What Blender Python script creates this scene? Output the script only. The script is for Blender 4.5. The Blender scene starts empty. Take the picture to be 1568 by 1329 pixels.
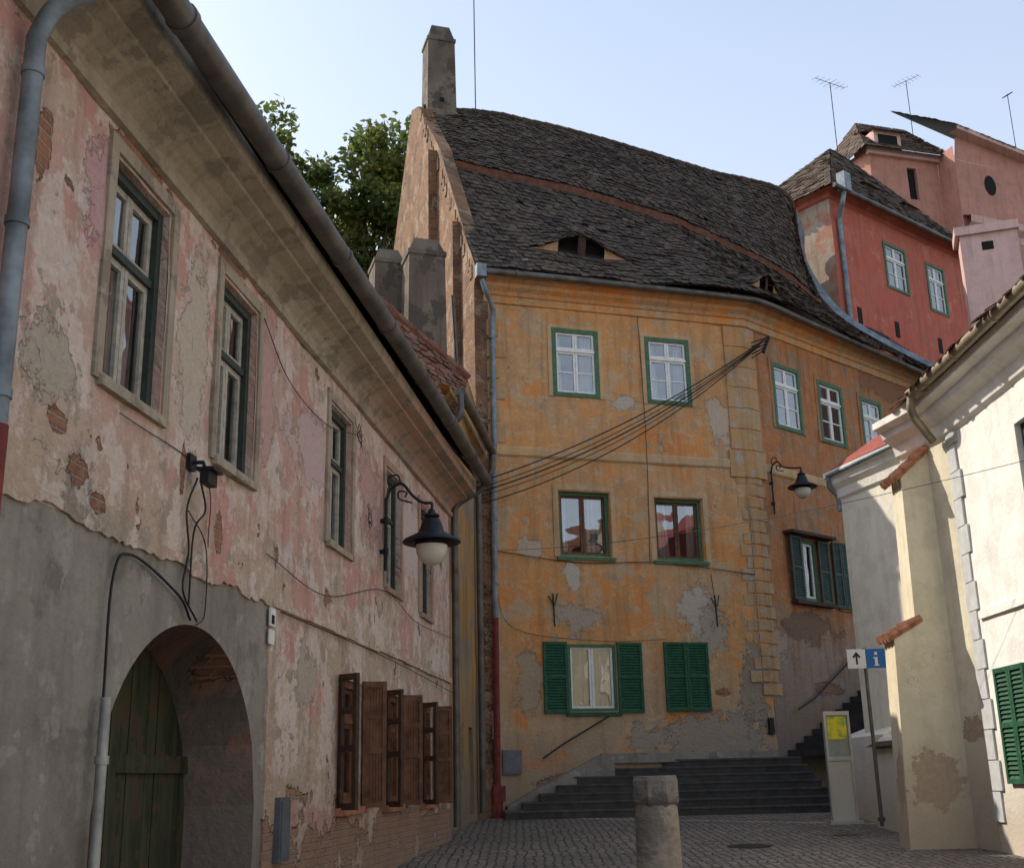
import bpy, math, random
from mathutils import Vector, Matrix, noise as mn
random.seed(7)
R=random.random
def U(a,b): return a+(b-a)*random.random()
scene=bpy.context.scene
COL=scene.collection

# ---------------------------------------------------------------- node helper
class M:
    def __init__(s,name,rough=.85,spec=.3,metal=0.):
        s.m=bpy.data.materials.new(name); s.m.use_nodes=True
        s.t=s.m.node_tree; s.t.nodes.clear()
        s.out=s.t.nodes.new("ShaderNodeOutputMaterial")
        s.p=s.t.nodes.new("ShaderNodeBsdfPrincipled")
        s.t.links.new(s.p.outputs[0],s.out.inputs[0])
        s.p.inputs['Roughness'].default_value=rough
        s.p.inputs['Metallic'].default_value=metal
        s.p.inputs['Specular IOR Level'].default_value=spec
        s.tc=s.t.nodes.new("ShaderNodeTexCoord")
        s.obj=s.tc.outputs['Object']; s.uv=s.tc.outputs['UV']
        s.h=[]; s.flat=False
    def set(s,inp,v):
        if hasattr(v,'node') : s.t.links.new(v,inp)
        elif isinstance(v,(tuple,list)):
            v=tuple(v)
            if inp.type=='RGBA' and len(v)==3: v=v+(1,)
            inp.default_value=v
        else: inp.default_value=v
    def math(s,op,a,b=0,clamp=False):
        n=s.t.nodes.new("ShaderNodeMath"); n.operation=op; n.use_clamp=clamp
        s.set(n.inputs[0],a); s.set(n.inputs[1],b); return n.outputs[0]
    def scale(s,v,sc):
        n=s.t.nodes.new("ShaderNodeMapping"); s.set(n.inputs['Vector'],v); n.inputs['Scale'].default_value=sc; return n.outputs[0]
    def noise(s,sc,det=3,ro=.6,vec=None,dist=0.,off=0.,out=0):
        n=s.t.nodes.new("ShaderNodeTexNoise")
        if s.flat: n.noise_dimensions='2D'
        v=vec if vec is not None else (s.uv if s.flat else s.obj)
        if off:
            mp=s.t.nodes.new("ShaderNodeMapping"); s.set(mp.inputs['Vector'],v); mp.inputs['Location'].default_value=(off,off*.7,off*1.3); v=mp.outputs[0]
        s.set(n.inputs['Vector'],v); n.inputs['Scale'].default_value=sc; n.inputs['Detail'].default_value=det
        n.inputs['Roughness'].default_value=ro; n.inputs['Distortion'].default_value=dist
        return n.outputs[out]
    def mr(s,v,a,b,c=0.,d=1.):
        n=s.t.nodes.new("ShaderNodeMapRange"); n.clamp=True
        s.set(n.inputs[0],v)
        for i,x in zip((1,2,3,4),(a,b,c,d)): n.inputs[i].default_value=x
        return n.outputs[0]
    def mix(s,f,a,b,mode='MIX'):
        n=s.t.nodes.new("ShaderNodeMix"); n.data_type='RGBA'; n.blend_type=mode
        s.set(n.inputs[0],f); s.set(n.inputs[6],a); s.set(n.inputs[7],b); return n.outputs[2]
    def sep(s,v):
        n=s.t.nodes.new("ShaderNodeSeparateXYZ"); s.set(n.inputs[0],v); return n.outputs
    def vor(s,sc,feat='F1',vec=None,out='Distance',rnd=1.):
        n=s.t.nodes.new("ShaderNodeTexVoronoi"); n.feature=feat
        n.voronoi_dimensions='2D'
        s.set(n.inputs['Vector'],vec if vec is not None else s.obj)
        n.inputs['Scale'].default_value=sc; n.inputs['Randomness'].default_value=rnd; return n.outputs[out]
    def brick(s,w=.25,h=.075,mo=.012,c1=(.32,.11,.05),c2=(.22,.08,.045),cm=(.3,.25,.2),vec=None):
        n=s.t.nodes.new("ShaderNodeTexBrick"); v=vec if vec is not None else s.uv
        s.set(n.inputs['Vector'],v)
        n.inputs['Scale'].default_value=1; n.inputs['Brick Width'].default_value=w; n.inputs['Row Height'].default_value=h
        n.inputs['Mortar Size'].default_value=mo; n.inputs['Mortar Smooth'].default_value=.3
        s.set(n.inputs['Color1'],c1); s.set(n.inputs['Color2'],c2); s.set(n.inputs['Mortar'],cm)
        return n.outputs['Color'],n.outputs['Fac']
    def blob(s,cu,cv,ru,rv,wob,lo=.85,hi=1.05):
        n=s.t.nodes.new("ShaderNodeVectorMath"); n.operation='SUBTRACT'; s.set(n.inputs[0],s.uv); n.inputs[1].default_value=(cu,cv,0)
        d=s.t.nodes.new("ShaderNodeVectorMath"); d.operation='MULTIPLY'; s.set(d.inputs[0],n.outputs[0]); d.inputs[1].default_value=(1/ru,1/rv,0)
        l=s.t.nodes.new("ShaderNodeVectorMath"); l.operation='LENGTH'; s.set(l.inputs[0],d.outputs[0])
        x=s.math('ADD',l.outputs['Value'],wob)
        return s.mr(x,hi,lo)
    def height(s,v,k): s.h.append((v,k))
    def done(s,color,rough=None,bump=1.,dist=.02):
        s.set(s.p.inputs['Base Color'],color)
        if rough is not None: s.set(s.p.inputs['Roughness'],rough)
        if s.h:
            acc=None
            for v,k in s.h:
                x=s.math('MULTIPLY',v,k); acc=x if acc is None else s.math('ADD',acc,x)
            b=s.t.nodes.new("ShaderNodeBump"); b.inputs['Strength'].default_value=bump; b.inputs['Distance'].default_value=dist
            s.set(b.inputs['Height'],acc); s.t.links.new(b.outputs[0],s.p.inputs['Normal'])
        return s.m

def simple(name,c,rough=.7,metal=0.,var=.25,sc=6.,bump=.3,spec=.3):
    m=M(name,rough,spec,metal)
    if var<.12 and bump==0: return m.done(c)
    n=m.noise(sc,3,.65)
    d=tuple(x*(1-var) for x in c); l=tuple(min(1,x*(1+var)) for x in c)
    col=m.mix(m.mr(n,.3,.7),d,l); m.height(n,1)
    return m.done(col,bump=bump,dist=.01)

def plaster(name,c1,c2,patches=(),blobs=(),bricks=(),zdirt=None,streak=.35,cracks=.6,bump=.8,brick_noise=None,zones=(),umix=None,pale=None,brickcol=None,fine_k=.3,bsize=(.25,.075,.012),bcs=((.40,.15,.07),(.22,.085,.045),(.34,.25,.18)),over=()):
    m=M(name,.9,.2); m.flat=True
    big=m.noise(.55,3,.65); mid=m.noise(2.3,4,.68,off=4); fine=m.noise(15,3,.7,off=9)
    wob=m.math('ADD',m.math('MULTIPLY',m.math('SUBTRACT',mid,.5),2.3),m.math('MULTIPLY',m.math('SUBTRACT',fine,.5),.7))
    col=m.mix(m.mr(big,.38,.62),c1,c2)
    col=m.mix(m.mr(mid,.45,.62,0,.38),col,tuple(x*.72 for x in c2))
    xyz=m.sep(m.uv)
    if umix:
        f=m.math('ADD',xyz[0],m.math('MULTIPLY',wob,1.2)); col=m.mix(m.mr(f,umix[0],umix[1]),col,umix[2])
    zz=m.math('ADD',xyz[1],m.math('MULTIPLY',wob,.45))
    for (z0,z1,c,k) in zones:
        col=m.mix(m.mr(zz,z0,z1,0,k),col,c)
    for (c,sc,th,so,off) in patches:
        n=m.noise(sc,5,.64,off=off); k=m.mr(n,th,th+so); col=m.mix(k,col,c)
    if streak:
        st=m.noise(1,2,.6,vec=m.scale(m.uv,(5.,.45,1)),off=2)
        col=m.mix(m.mr(st,.5,.75,0,streak),col,tuple(x*.45 for x in c2))
    if pale:
        n=m.noise(3.6,5,.74,off=31); col=m.mix(m.mr(n,pale[2] if len(pale)>2 else .56,(pale[2] if len(pale)>2 else .56)+.06,0,pale[1]),col,pale[0])
    for (u,v,ru,rv,c) in blobs:
        k=m.blob(u,v,ru,rv,wob,.85,.95); c2b=m.mix(m.mr(fine,.3,.7),tuple(x*.75 for x in c),c); col=m.mix(k,col,c2b); m.height(k,-.5)
    bmask=None
    for (u,v,ru,rv) in bricks:
        k=m.blob(u,v,ru,rv,wob,.9,1.0); bmask=k if bmask is None else m.math('MAXIMUM',bmask,k)
    if brick_noise:
        n=m.noise(1.5,4,.62,off=21); zz2=m.mr(xyz[1],brick_noise[0],brick_noise[1],.3,0)
        k=m.mr(m.math('ADD',n,zz2),brick_noise[2],brick_noise[2]+.02)
        bmask=k if bmask is None else m.math('MAXIMUM',bmask,k)
    if bmask is not None:
        bc,bf=m.brick(bsize[0],bsize[1],bsize[2],c1=bcs[0],c2=bcs[1],cm=bcs[2])
        bcol=m.mix(m.mr(fine,.35,.75,0,.5),bc,brickcol or (.36,.24,.15))
        bcol=m.mix(m.mr(mid,.4,.65,0,.5),bcol,(.16,.10,.07))
        col=m.mix(bmask,col,bcol); m.height(bmask,-1.2); m.height(m.math('MULTIPLY',bf,bmask),-.7)
    for (c,sc,th,so,off) in over:
        n=m.noise(sc,5,.66,off=off); k=m.mr(n,th,th+so,0,.85); col=m.mix(k,col,c)
    if zdirt:
        k=m.mr(zz,zdirt[0],zdirt[1],zdirt[3],0); col=m.mix(k,col,zdirt[2])
    if cracks:
        dv=m.t.nodes.new("ShaderNodeVectorMath"); dv.operation='ADD'; m.set(dv.inputs[0],m.uv)
        nn=m.noise(1.9,3,.65,out=1); sc=m.t.nodes.new("ShaderNodeVectorMath"); sc.operation='SCALE'; m.set(sc.inputs[0],nn); sc.inputs['Scale'].default_value=1.1
        m.set(dv.inputs[1],sc.outputs[0])
        e=m.vor(.5,'DISTANCE_TO_EDGE',vec=dv.outputs[0]); line=m.mr(e,0,.006,1,0)
        gate=m.mr(big,.5,.58); ck=m.math('MULTIPLY',line,gate)
        col=m.mix(m.math('MULTIPLY',ck,cracks),col,(.09,.07,.055))
    col=m.mix(m.mr(fine,.35,.75,.0,fine_k),col,tuple(x*.62 for x in c1))
    m.height(mid,1.0); m.height(fine,.5)
    return m.done(col,bump=bump,dist=.03)

# ---------------------------------------------------------------- mesh helper
def root(name):
    e=bpy.data.objects.new(name,None); COL.objects.link(e); return e
class MB:
    def __init__(s): s.v=[];s.f=[];s.uv=[];s.mi=[]
    def face(s,pts,uvs=None,mi=0):
        i=len(s.v); s.v+= [tuple(p) for p in pts]; s.f.append(tuple(range(i,i+len(pts))))
        s.uv+= uvs if uvs else [(p[0],p[2]) for p in pts]; s.mi.append(mi)
    def obj(s,name,mats,parent=None,smooth=False,merge=False):
        me=bpy.data.meshes.new(name); me.from_pydata(s.v,[],s.f)
        ul=me.uv_layers.new(name="UVMap")
        flat=[]
        for a in s.uv: flat+= [a[0],a[1]]
        ul.data.foreach_set("uv",flat)
        if not isinstance(mats,(list,tuple)): mats=[mats]
        for m in mats: me.materials.append(m)
        me.polygons.foreach_set("material_index",s.mi)
        me.update()
        if merge or smooth:
            import bmesh
            bm=bmesh.new(); bm.from_mesh(me); bmesh.ops.remove_doubles(bm,verts=bm.verts,dist=.0004)
            if merge: bmesh.ops.recalc_face_normals(bm,faces=bm.faces)
            bm.to_mesh(me); bm.free()
        if smooth: 
            me.polygons.foreach_set("use_smooth",[True]*len(me.polygons))
            try: me.set_sharp_from_angle(angle=math.radians(50))
            except Exception: pass
        o=bpy.data.objects.new(name,me); COL.objects.link(o)
        if parent: o.parent=parent
        return o
class Fr:
    def __init__(s,o,d,flip=False):
        l=math.hypot(*d); s.o=o; s.d=(d[0]/l,d[1]/l); s.n=(s.d[1],-s.d[0]) if not flip else (-s.d[1],s.d[0])
    def p(s,a,z,d=0): return (s.o[0]+s.d[0]*a+s.n[0]*d, s.o[1]+s.d[1]*a+s.n[1]*d, z)
    def box(s,mb,a0,a1,z0,z1,d0,d1,mi=0,back=True):
        Q=[([ (a0,z0,d1),(a1,z0,d1),(a1,z1,d1),(a0,z1,d1)],0),([(a0,z0,d0),(a0,z0,d1),(a0,z1,d1),(a0,z1,d0)],1),
           ([(a1,z0,d1),(a1,z0,d0),(a1,z1,d0),(a1,z1,d1)],1),([(a0,z1,d1),(a1,z1,d1),(a1,z1,d0),(a0,z1,d0)],2),
           ([(a0,z0,d0),(a1,z0,d0),(a1,z0,d1),(a0,z0,d1)],2)]
        if back: Q.append(([(a1,z0,d0),(a0,z0,d0),(a0,z1,d0),(a1,z1,d0)],0))
        for q,k in Q:
            uv=[(a,z) if k==0 else ((a+d,z) if k==1 else (a,z+d)) for a,z,d in q]
            mb.face([s.p(*x) for x in q],uv,mi)
    def poly(s,mb,pts,mi=0): mb.face([s.p(*x) for x in pts],[(x[0]+ (x[2] if len(x)>2 else 0),x[1]) for x in pts],mi)

def lines(a,b,extra,step):
    xs=sorted(set([a,b]+[e for e in extra if a<e<b])); out=[xs[0]]
    for x0,x1 in zip(xs,xs[1:]):
        n=max(1,int(math.ceil((x1-x0)/step)))
        out+=[x0+(x1-x0)*i/n for i in range(1,n+1)]
    return out
def wall(fr,a0,a1,z0,z1,op,depth,mat,name,parent,step=.4,amp=.02,seed=0):
    mb=MB(); xs=lines(a0,a1,[o[0] for o in op]+[o[1] for o in op],step); zs=lines(z0,z1,[o[2] for o in op]+[o[3] for o in op],step)
    def dd(a,z): return amp*(mn.noise(Vector((a*.9+seed,z*.9,seed)))+.5*mn.noise(Vector((a*2.3,z*2.3,seed+5))))
    for i in range(len(xs)-1):
        for j in range(len(zs)-1):
            ca=(xs[i]+xs[i+1])/2; cz=(zs[j]+zs[j+1])/2
            if any(o[0]<ca<o[1] and o[2]<cz<o[3] for o in op): continue
            q=[(xs[i],zs[j]),(xs[i+1],zs[j]),(xs[i+1],zs[j+1]),(xs[i],zs[j+1])]
            mb.face([fr.p(a,z,dd(a,z)) for a,z in q],q)
    for o in op:
        b0,b1,c0,c1=o[:4]; dp=o[4] if len(o)>4 else depth
        for q in ([(b0,c0,0),(b0,c1,0),(b0,c1,-dp),(b0,c0,-dp)],[(b1,c1,0),(b1,c0,0),(b1,c0,-dp),(b1,c1,-dp)],
                  [(b0,c1,0),(b1,c1,0),(b1,c1,-dp),(b0,c1,-dp)],[(b1,c0,0),(b0,c0,0),(b0,c0,-dp),(b1,c0,-dp)]):
            mb.face([fr.p(a,z,d+(dd(a,z) if d==0 else 0)) for a,z,d in q],[(a+d,z+d) for a,z,d in q])
    return mb.obj(name,mat,parent,smooth=False)
def tube(mb,pts,r,seg=10,mi=0,r2=None,cap=True):
    pts=[Vector(p) for p in pts]; n=len(pts); rings=[]; up=None
    for i,p in enumerate(pts):
        t=(pts[min(i+1,n-1)]-pts[max(i-1,0)]).normalized()
        if up is None:
            up=Vector((0,0,1)) if abs(t.z)<.9 else Vector((1,0,0))
        x=t.cross(up).normalized(); y=x.cross(t).normalized(); up=y
        rr=r if r2 is None else r+(r2-r)*i/(n-1)
        rings.append([p+x*math.cos(2*math.pi*k/seg)*rr+y*math.sin(2*math.pi*k/seg)*rr for k in range(seg)])
    for i in range(n-1):
        for k in range(seg):
            k2=(k+1)%seg; mb.face([rings[i][k],rings[i][k2],rings[i+1][k2],rings[i+1][k]],None,mi)
    if cap:
        mb.face(list(reversed(rings[0])),None,mi); mb.face(rings[-1],None,mi)
def spl(pts,n=8):
    pts=[Vector(p) for p in pts]; out=[]
    P=[pts[0]*2-pts[1]]+pts+[pts[-1]*2-pts[-2]]
    for i in range(1,len(P)-2):
        for k in range(n):
            t=k/n; a,b,c,d=P[i-1],P[i],P[i+1],P[i+2]
            out.append(.5*((2*b)+(c-a)*t+(2*a-5*b+4*c-d)*t*t+(3*b-a-3*c+d)*t**3))
    out.append(pts[-1]); return out
def lathe(mb,c,prof,seg=20,mi=0):
    for (r0,z0),(r1,z1) in zip(prof,prof[1:]):
        for k in range(seg):
            a=2*math.pi*k/seg; b=2*math.pi*(k+1)/seg
            q=[(c[0]+r0*math.cos(a),c[1]+r0*math.sin(a),c[2]+z0),(c[0]+r0*math.cos(b),c[1]+r0*math.sin(b),c[2]+z0),
               (c[0]+r1*math.cos(b),c[1]+r1*math.sin(b),c[2]+z1),(c[0]+r1*math.cos(a),c[1]+r1*math.sin(a),c[2]+z1)]
            mb.face(q,None,mi)
def sweep(mb,path,prof,mi=0,flip=False,u0=0):
    n=len(path); N=[]
    for i in range(n):
        ds=[]
        if i>0: ds.append(Vector((path[i][0]-path[i-1][0],path[i][1]-path[i-1][1])).normalized())
        if i<n-1: ds.append(Vector((path[i+1][0]-path[i][0],path[i+1][1]-path[i][1])).normalized())
        ns=[Vector((d.y,-d.x)) for d in ds]
        if flip: ns=[-x for x in ns]
        m=sum(ns,Vector((0,0))); m.normalize(); k=1/max(.3,m.dot(ns[0])); N.append(m*k)
    L=u0
    for i in range(n-1):
        l=math.hypot(path[i+1][0]-path[i][0],path[i+1][1]-path[i][1])
        for (d0,z0),(d1,z1) in zip(prof,prof[1:]):
            q=[(path[i][0]+N[i].x*d0,path[i][1]+N[i].y*d0,z0),(path[i+1][0]+N[i+1].x*d0,path[i+1][1]+N[i+1].y*d0,z0),
               (path[i+1][0]+N[i+1].x*d1,path[i+1][1]+N[i+1].y*d1,z1),(path[i][0]+N[i].x*d1,path[i][1]+N[i].y*d1,z1)]
            mb.face(q,[(L,z0+d0),(L+l,z0+d0),(L+l,z1+d1),(L,z1+d1)],mi)
        L+=l

# ---------------------------------------------------------------- materials
mL=plaster("peeling_pink_plaster",(.60,.36,.295),(.57,.44,.345),
   patches=[((.64,.53,.45),1.5,.53,.03,5),((.38,.32,.245),2.3,.59,.03,8),((.56,.31,.255),1.0,.55,.05,12),((.30,.25,.2),.8,.67,.04,25)],
   zones=[(4.2,3.2,(.48,.385,.28),.85)],
   blobs=[(7.05,5.35,.25,.45,(.60,.38,.37)),(8.7,4.9,.30,.8,(.62,.53,.42)),(10.45,5.2,.25,.8,(.60,.38,.33)),(12.0,5.0,.9,.4,(.64,.48,.44)),(14.4,5.0,.5,.6,(.58,.37,.31)),(17,5.0,2.0,.6,(.66,.54,.48)),(11.9,2.6,.4,.3,(.5,.43,.34)),(6.6,4.1,.3,.3,(.5,.44,.35))],
   bricks=[(6.75,3.72,.13,.08),(7.05,3.5,.17,.11),(7.35,3.35,.10,.06),(8.6,3.9,.06,.2),(9.45,3.6,.08,.15),(6.3,5.3,.09,.25),(13.5,1.05,.8,.22),(16,1.1,1.2,.2),(18.5,1.0,.9,.2),(9.35,5.95,.35,.06),(7.6,5.93,.5,.08)],
   brick_noise=(.9,1.7,.69),zdirt=(.7,2.1,(.26,.19,.14),.75),streak=.45,cracks=.8,pale=((.69,.60,.54),.55,.54),bump=1.)
mLg=plaster("grey_render",(.26,.23,.195),(.32,.29,.245),patches=[((.20,.18,.15),1.2,.55,.08,3),((.36,.33,.28),2.6,.6,.05,14)],cracks=.5,bump=.6,zdirt=(.3,1.6,(.17,.15,.13),.6),streak=.4)
mLc=plaster("cornice_plaster",(.38,.32,.24),(.45,.385,.29),patches=[((.26,.22,.17),2.,.54,.05,3)],cracks=0,bump=.6,streak=.55,umix=(12.5,16,(.43,.26,.19)))
GP=(.46,.39,.30)
mA=plaster("orange_plaster",(.65,.315,.115),(.56,.33,.165),
   patches=[((.50,.35,.21),1.1,.55,.05,5),((.67,.27,.08),.8,.55,.08,11),((.40,.29,.19),2.2,.62,.04,22)],
   zones=[(4.6,2.6,(.42,.33,.23),.88)],
   blobs=[(1.85,5.95,.22,.35,(.6,.53,.44)),(2.0,4.9,.6,.3,GP),(4.9,5.1,.6,.6,(.56,.48,.39)),(5.2,4.7,.35,.6,GP),(3.4,9.95,.4,.2,(.56,.48,.4)),(5.7,9.7,.35,.6,(.57,.46,.35)),(5.2,2.4,1.3,.6,(.38,.33,.27)),(.9,6.4,.3,.25,(.56,.46,.34)),(6.1,3.4,.4,.9,(.34,.28,.22)),(.8,3.6,.3,.8,(.46,.36,.25)),(3.5,2.4,.5,.3,(.42,.36,.29))],
   bricks=[(5.3,3.35,.16,.08),(5.1,2.0,.6,.1),(1.2,1.5,.4,.15)],
   zdirt=(1.2,2.8,(.27,.22,.17),.75),streak=.45,cracks=.8,pale=((.58,.42,.26),.55),bump=1.)
mB=plaster("rust_orange_plaster",(.47,.185,.068),(.40,.19,.09),
   patches=[((.34,.21,.12),1.1,.54,.05,5),((.26,.2,.15),2.,.62,.04,15)],zones=[(5.4,4.4,(.28,.23,.185),.92)],
   blobs=[(.35,4.5,.5,.5,(.42,.33,.25)),(6.5,12.0,1.5,.5,(.3,.16,.09)),(1.6,4.9,1.2,.35,(.22,.15,.1))],bricks=[(2.2,3.5,.6,.15)],zdirt=(2.5,4.2,(.17,.15,.13),.6),streak=.6,pale=((.42,.29,.19),.5),bump=1.)
mtrim=plaster("trim_plaster",(.60,.37,.17),(.52,.36,.21),cracks=0,bump=.5,streak=.4,pale=((.55,.45,.34),.5))
mquoin=plaster("quoin_plaster",(.46,.32,.19),(.50,.29,.13),cracks=0,bump=1.,streak=.5,patches=[((.55,.29,.11),1.2,.5,.08,3),((.42,.35,.27),2.5,.58,.04,6)])
mG=plaster("gable_brick",(.30,.16,.09),(.26,.15,.09),bricks=[(4,15,9,14)],cracks=0,streak=0,brickcol=(.26,.14,.07),bump=1.2,bsize=(.30,.10,.018),bcs=((.34,.145,.06),(.17,.075,.04),(.26,.20,.14)),over=[((.13,.085,.06),1.1,.55,.06,3),((.34,.25,.17),1.7,.57,.04,9)])
mN=plaster("ochre_alley_plaster",(.46,.25,.08),(.38,.25,.12),patches=[((.27,.22,.17),.9,.50,.08,5)],bricks=[(2,2.2,.4,.5),(1,6.5,.8,.5)],zdirt=(1.,3.5,(.2,.16,.12),.8),streak=.7)
mchim=plaster("chimney_render",(.155,.12,.09),(.22,.17,.125),patches=[((.09,.075,.06),1.6,.50,.06,5)],cracks=0,streak=.6,bump=1.)
mR=plaster("cream_plaster",(.76,.68,.50),(.72,.62,.43),cracks=.3,bump=.4,streak=.2,zdirt=(.9,2.4,(.38,.29,.21),.8),patches=[((.64,.55,.40),.9,.6,.1,5)],blobs=[(1.0,2.1,.3,.2,(.5,.36,.26)),(2.4,1.9,.3,.25,(.48,.4,.32)),(5.6,1.5,.4,.4,(.5,.36,.25))],fine_k=.12)
mRw=plaster("white_plaster",(.86,.83,.76),(.82,.77,.68),cracks=.2,bump=.4,streak=.18,zdirt=(.9,2.4,(.5,.40,.30),.8),fine_k=.1)
mWing=plaster("sunlit_tone_wing_plaster",(.82,.77,.64),(.78,.72,.58),cracks=0,bump=.4,streak=.2,zdirt=(.9,2.8,(.5,.42,.32),.7),fine_k=.1)  # cream plaster lightened in colour, standing in for sunlight on the wing
mRq=simple("grey_quoin_paint",(.50,.50,.48),.85,var=.14)
mred=plaster("red_plaster",(.52,.13,.085),(.47,.15,.10),cracks=0,bump=.4,streak=.4,patches=[((.52,.2,.14),1.2,.6,.08,3)])
mredside=plaster("worn_red_plaster",(.50,.30,.21),(.48,.2,.14),cracks=0,bump=.6,streak=.4,patches=[((.43,.36,.28),1.2,.5,.05,3)])
mpink=plaster("pink_plaster",(.54,.27,.21),(.48,.24,.18),cracks=0,bump=.3,streak=.35)
mpale=plaster("pale_pink_plaster",(.68,.46,.41),(.66,.43,.38),cracks=0,bump=.3,streak=.35)
mgreen=simple("green_paint",(.018,.085,.04),.6,var=.4,sc=12)
mgreenf=simple("pale_green_frame_paint",(.065,.14,.075),.6,var=.3,sc=14)
mdkgreen=simple("dark_green_frame_paint",(.035,.05,.04),.6,var=.3,sc=14)
mwhite=simple("white_window_paint",(.74,.73,.69),.6,var=.13,sc=9)
mgreyp=simple("weathered_window_paint",(.40,.37,.31),.7,var=.3,sc=14)
mbrown=simple("weathered_brown_wood",(.125,.055,.027),.7,var=.5,sc=7)
mdkbrown=simple("dark_wood",(.055,.028,.018),.7,var=.4,sc=9)
miron=simple("black_iron",(.018,.018,.02),.5,metal=.2,var=.2)
mgutter=simple("grey_gutter_metal",(.12,.11,.095),.5,metal=.4,var=.4,sc=3)
mpipe=simple("blue_grey_pipe",(.20,.235,.26),.55,metal=.3,var=.4,sc=4)
mpipered=simple("red_pipe_paint",(.17,.025,.022),.6,var=.4)
mzinc=simple("zinc_pipe",(.34,.34,.31),.5,metal=.4,var=.3,sc=4)
mdark=simple("dark_interior",(.012,.011,.01),.9,var=.1,bump=0)
mc=M("lace_curtain",.9); mc.flat=True; st=mc.noise(1,2,.5,vec=mc.scale(mc.uv,(16,.6,1))); mcurt=mc.done(mc.mix(mc.mr(st,.35,.65),(.3,.29,.27),(.68,.66,.62)))
mgl=M("window_glass",.04,.5)
nt=mgl.t; tr=nt.nodes.new("ShaderNodeBsdfTransparent"); tr.inputs[0].default_value=(.75,.8,.8,1)
gl=nt.nodes.new("ShaderNodeBsdfGlossy"); gl.inputs['Roughness'].default_value=.02
fz=nt.nodes.new("ShaderNodeFresnel"); fz.inputs[0].default_value=1.6
nb=nt.nodes.new("ShaderNodeBump"); nb.inputs['Strength'].default_value=.3; nb.inputs['Distance'].default_value=.05
nt.links.new(mgl.noise(1.7,1),nb.inputs['Height']); nt.links.new(nb.outputs[0],gl.inputs['Normal']); nt.links.new(nb.outputs[0],fz.inputs['Normal'])
mx=nt.nodes.new("ShaderNodeMixShader"); fa=mgl.math('ADD',fz.outputs[0],.24,True)
nt.links.new(fa,mx.inputs[0]); nt.links.new(tr.outputs[0],mx.inputs[1]); nt.links.new(gl.outputs[0],mx.inputs[2]); nt.links.new(mx.outputs[0],mgl.out.inputs[0]); mgl=mgl.m

def tilemat(name,cs,moss=(.085,.08,.04),mossk=.5):
    m=M(name,.85,.25); g=m.t.nodes.new("ShaderNodeNewGeometry"); r=m.t.nodes.new("ShaderNodeValToRGB")
    m.t.links.new(g.outputs['Random Per Island'],r.inputs[0]); el=r.color_ramp.elements
    el[0].color=cs[0]+(1,); el[1].color=cs[-1]+(1,)
    for i,c in enumerate(cs[1:-1]): e=el.new((i+1)/(len(cs)-1)); e.color=c+(1,)
    n=m.noise(.8,3,.7); f=m.noise(22,2)
    col=m.mix(m.mr(n,.5,.66,0,mossk),r.outputs[0],moss); col=m.mix(m.mr(n,.48,.36,0,.4),col,(.03,.024,.02)); col=m.mix(m.mr(f,.4,.8,0,.5),col,(.035,.028,.024))
    m.height(f,1); return m.done(col,bump=.5,dist=.01)
mtile=tilemat("old_brown_tiles",[(.03,.021,.016),(.065,.042,.030),(.095,.060,.043),(.13,.09,.065),(.055,.045,.035),(.08,.050,.034)])
mtile2=tilemat("brown_tiles",[(.06,.036,.025),(.11,.068,.045),(.15,.098,.067)])
mtile3=tilemat("red_clay_tiles",[(.17,.065,.04),(.24,.09,.05),(.29,.14,.085),(.16,.10,.07)],mossk=.25)
munder=simple("roof_underlay",(.03,.025,.02),.9,bump=0,var=.1)
mterra=simple("terracotta_cap",(.32,.14,.08),.8,var=.45,sc=9)

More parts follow.
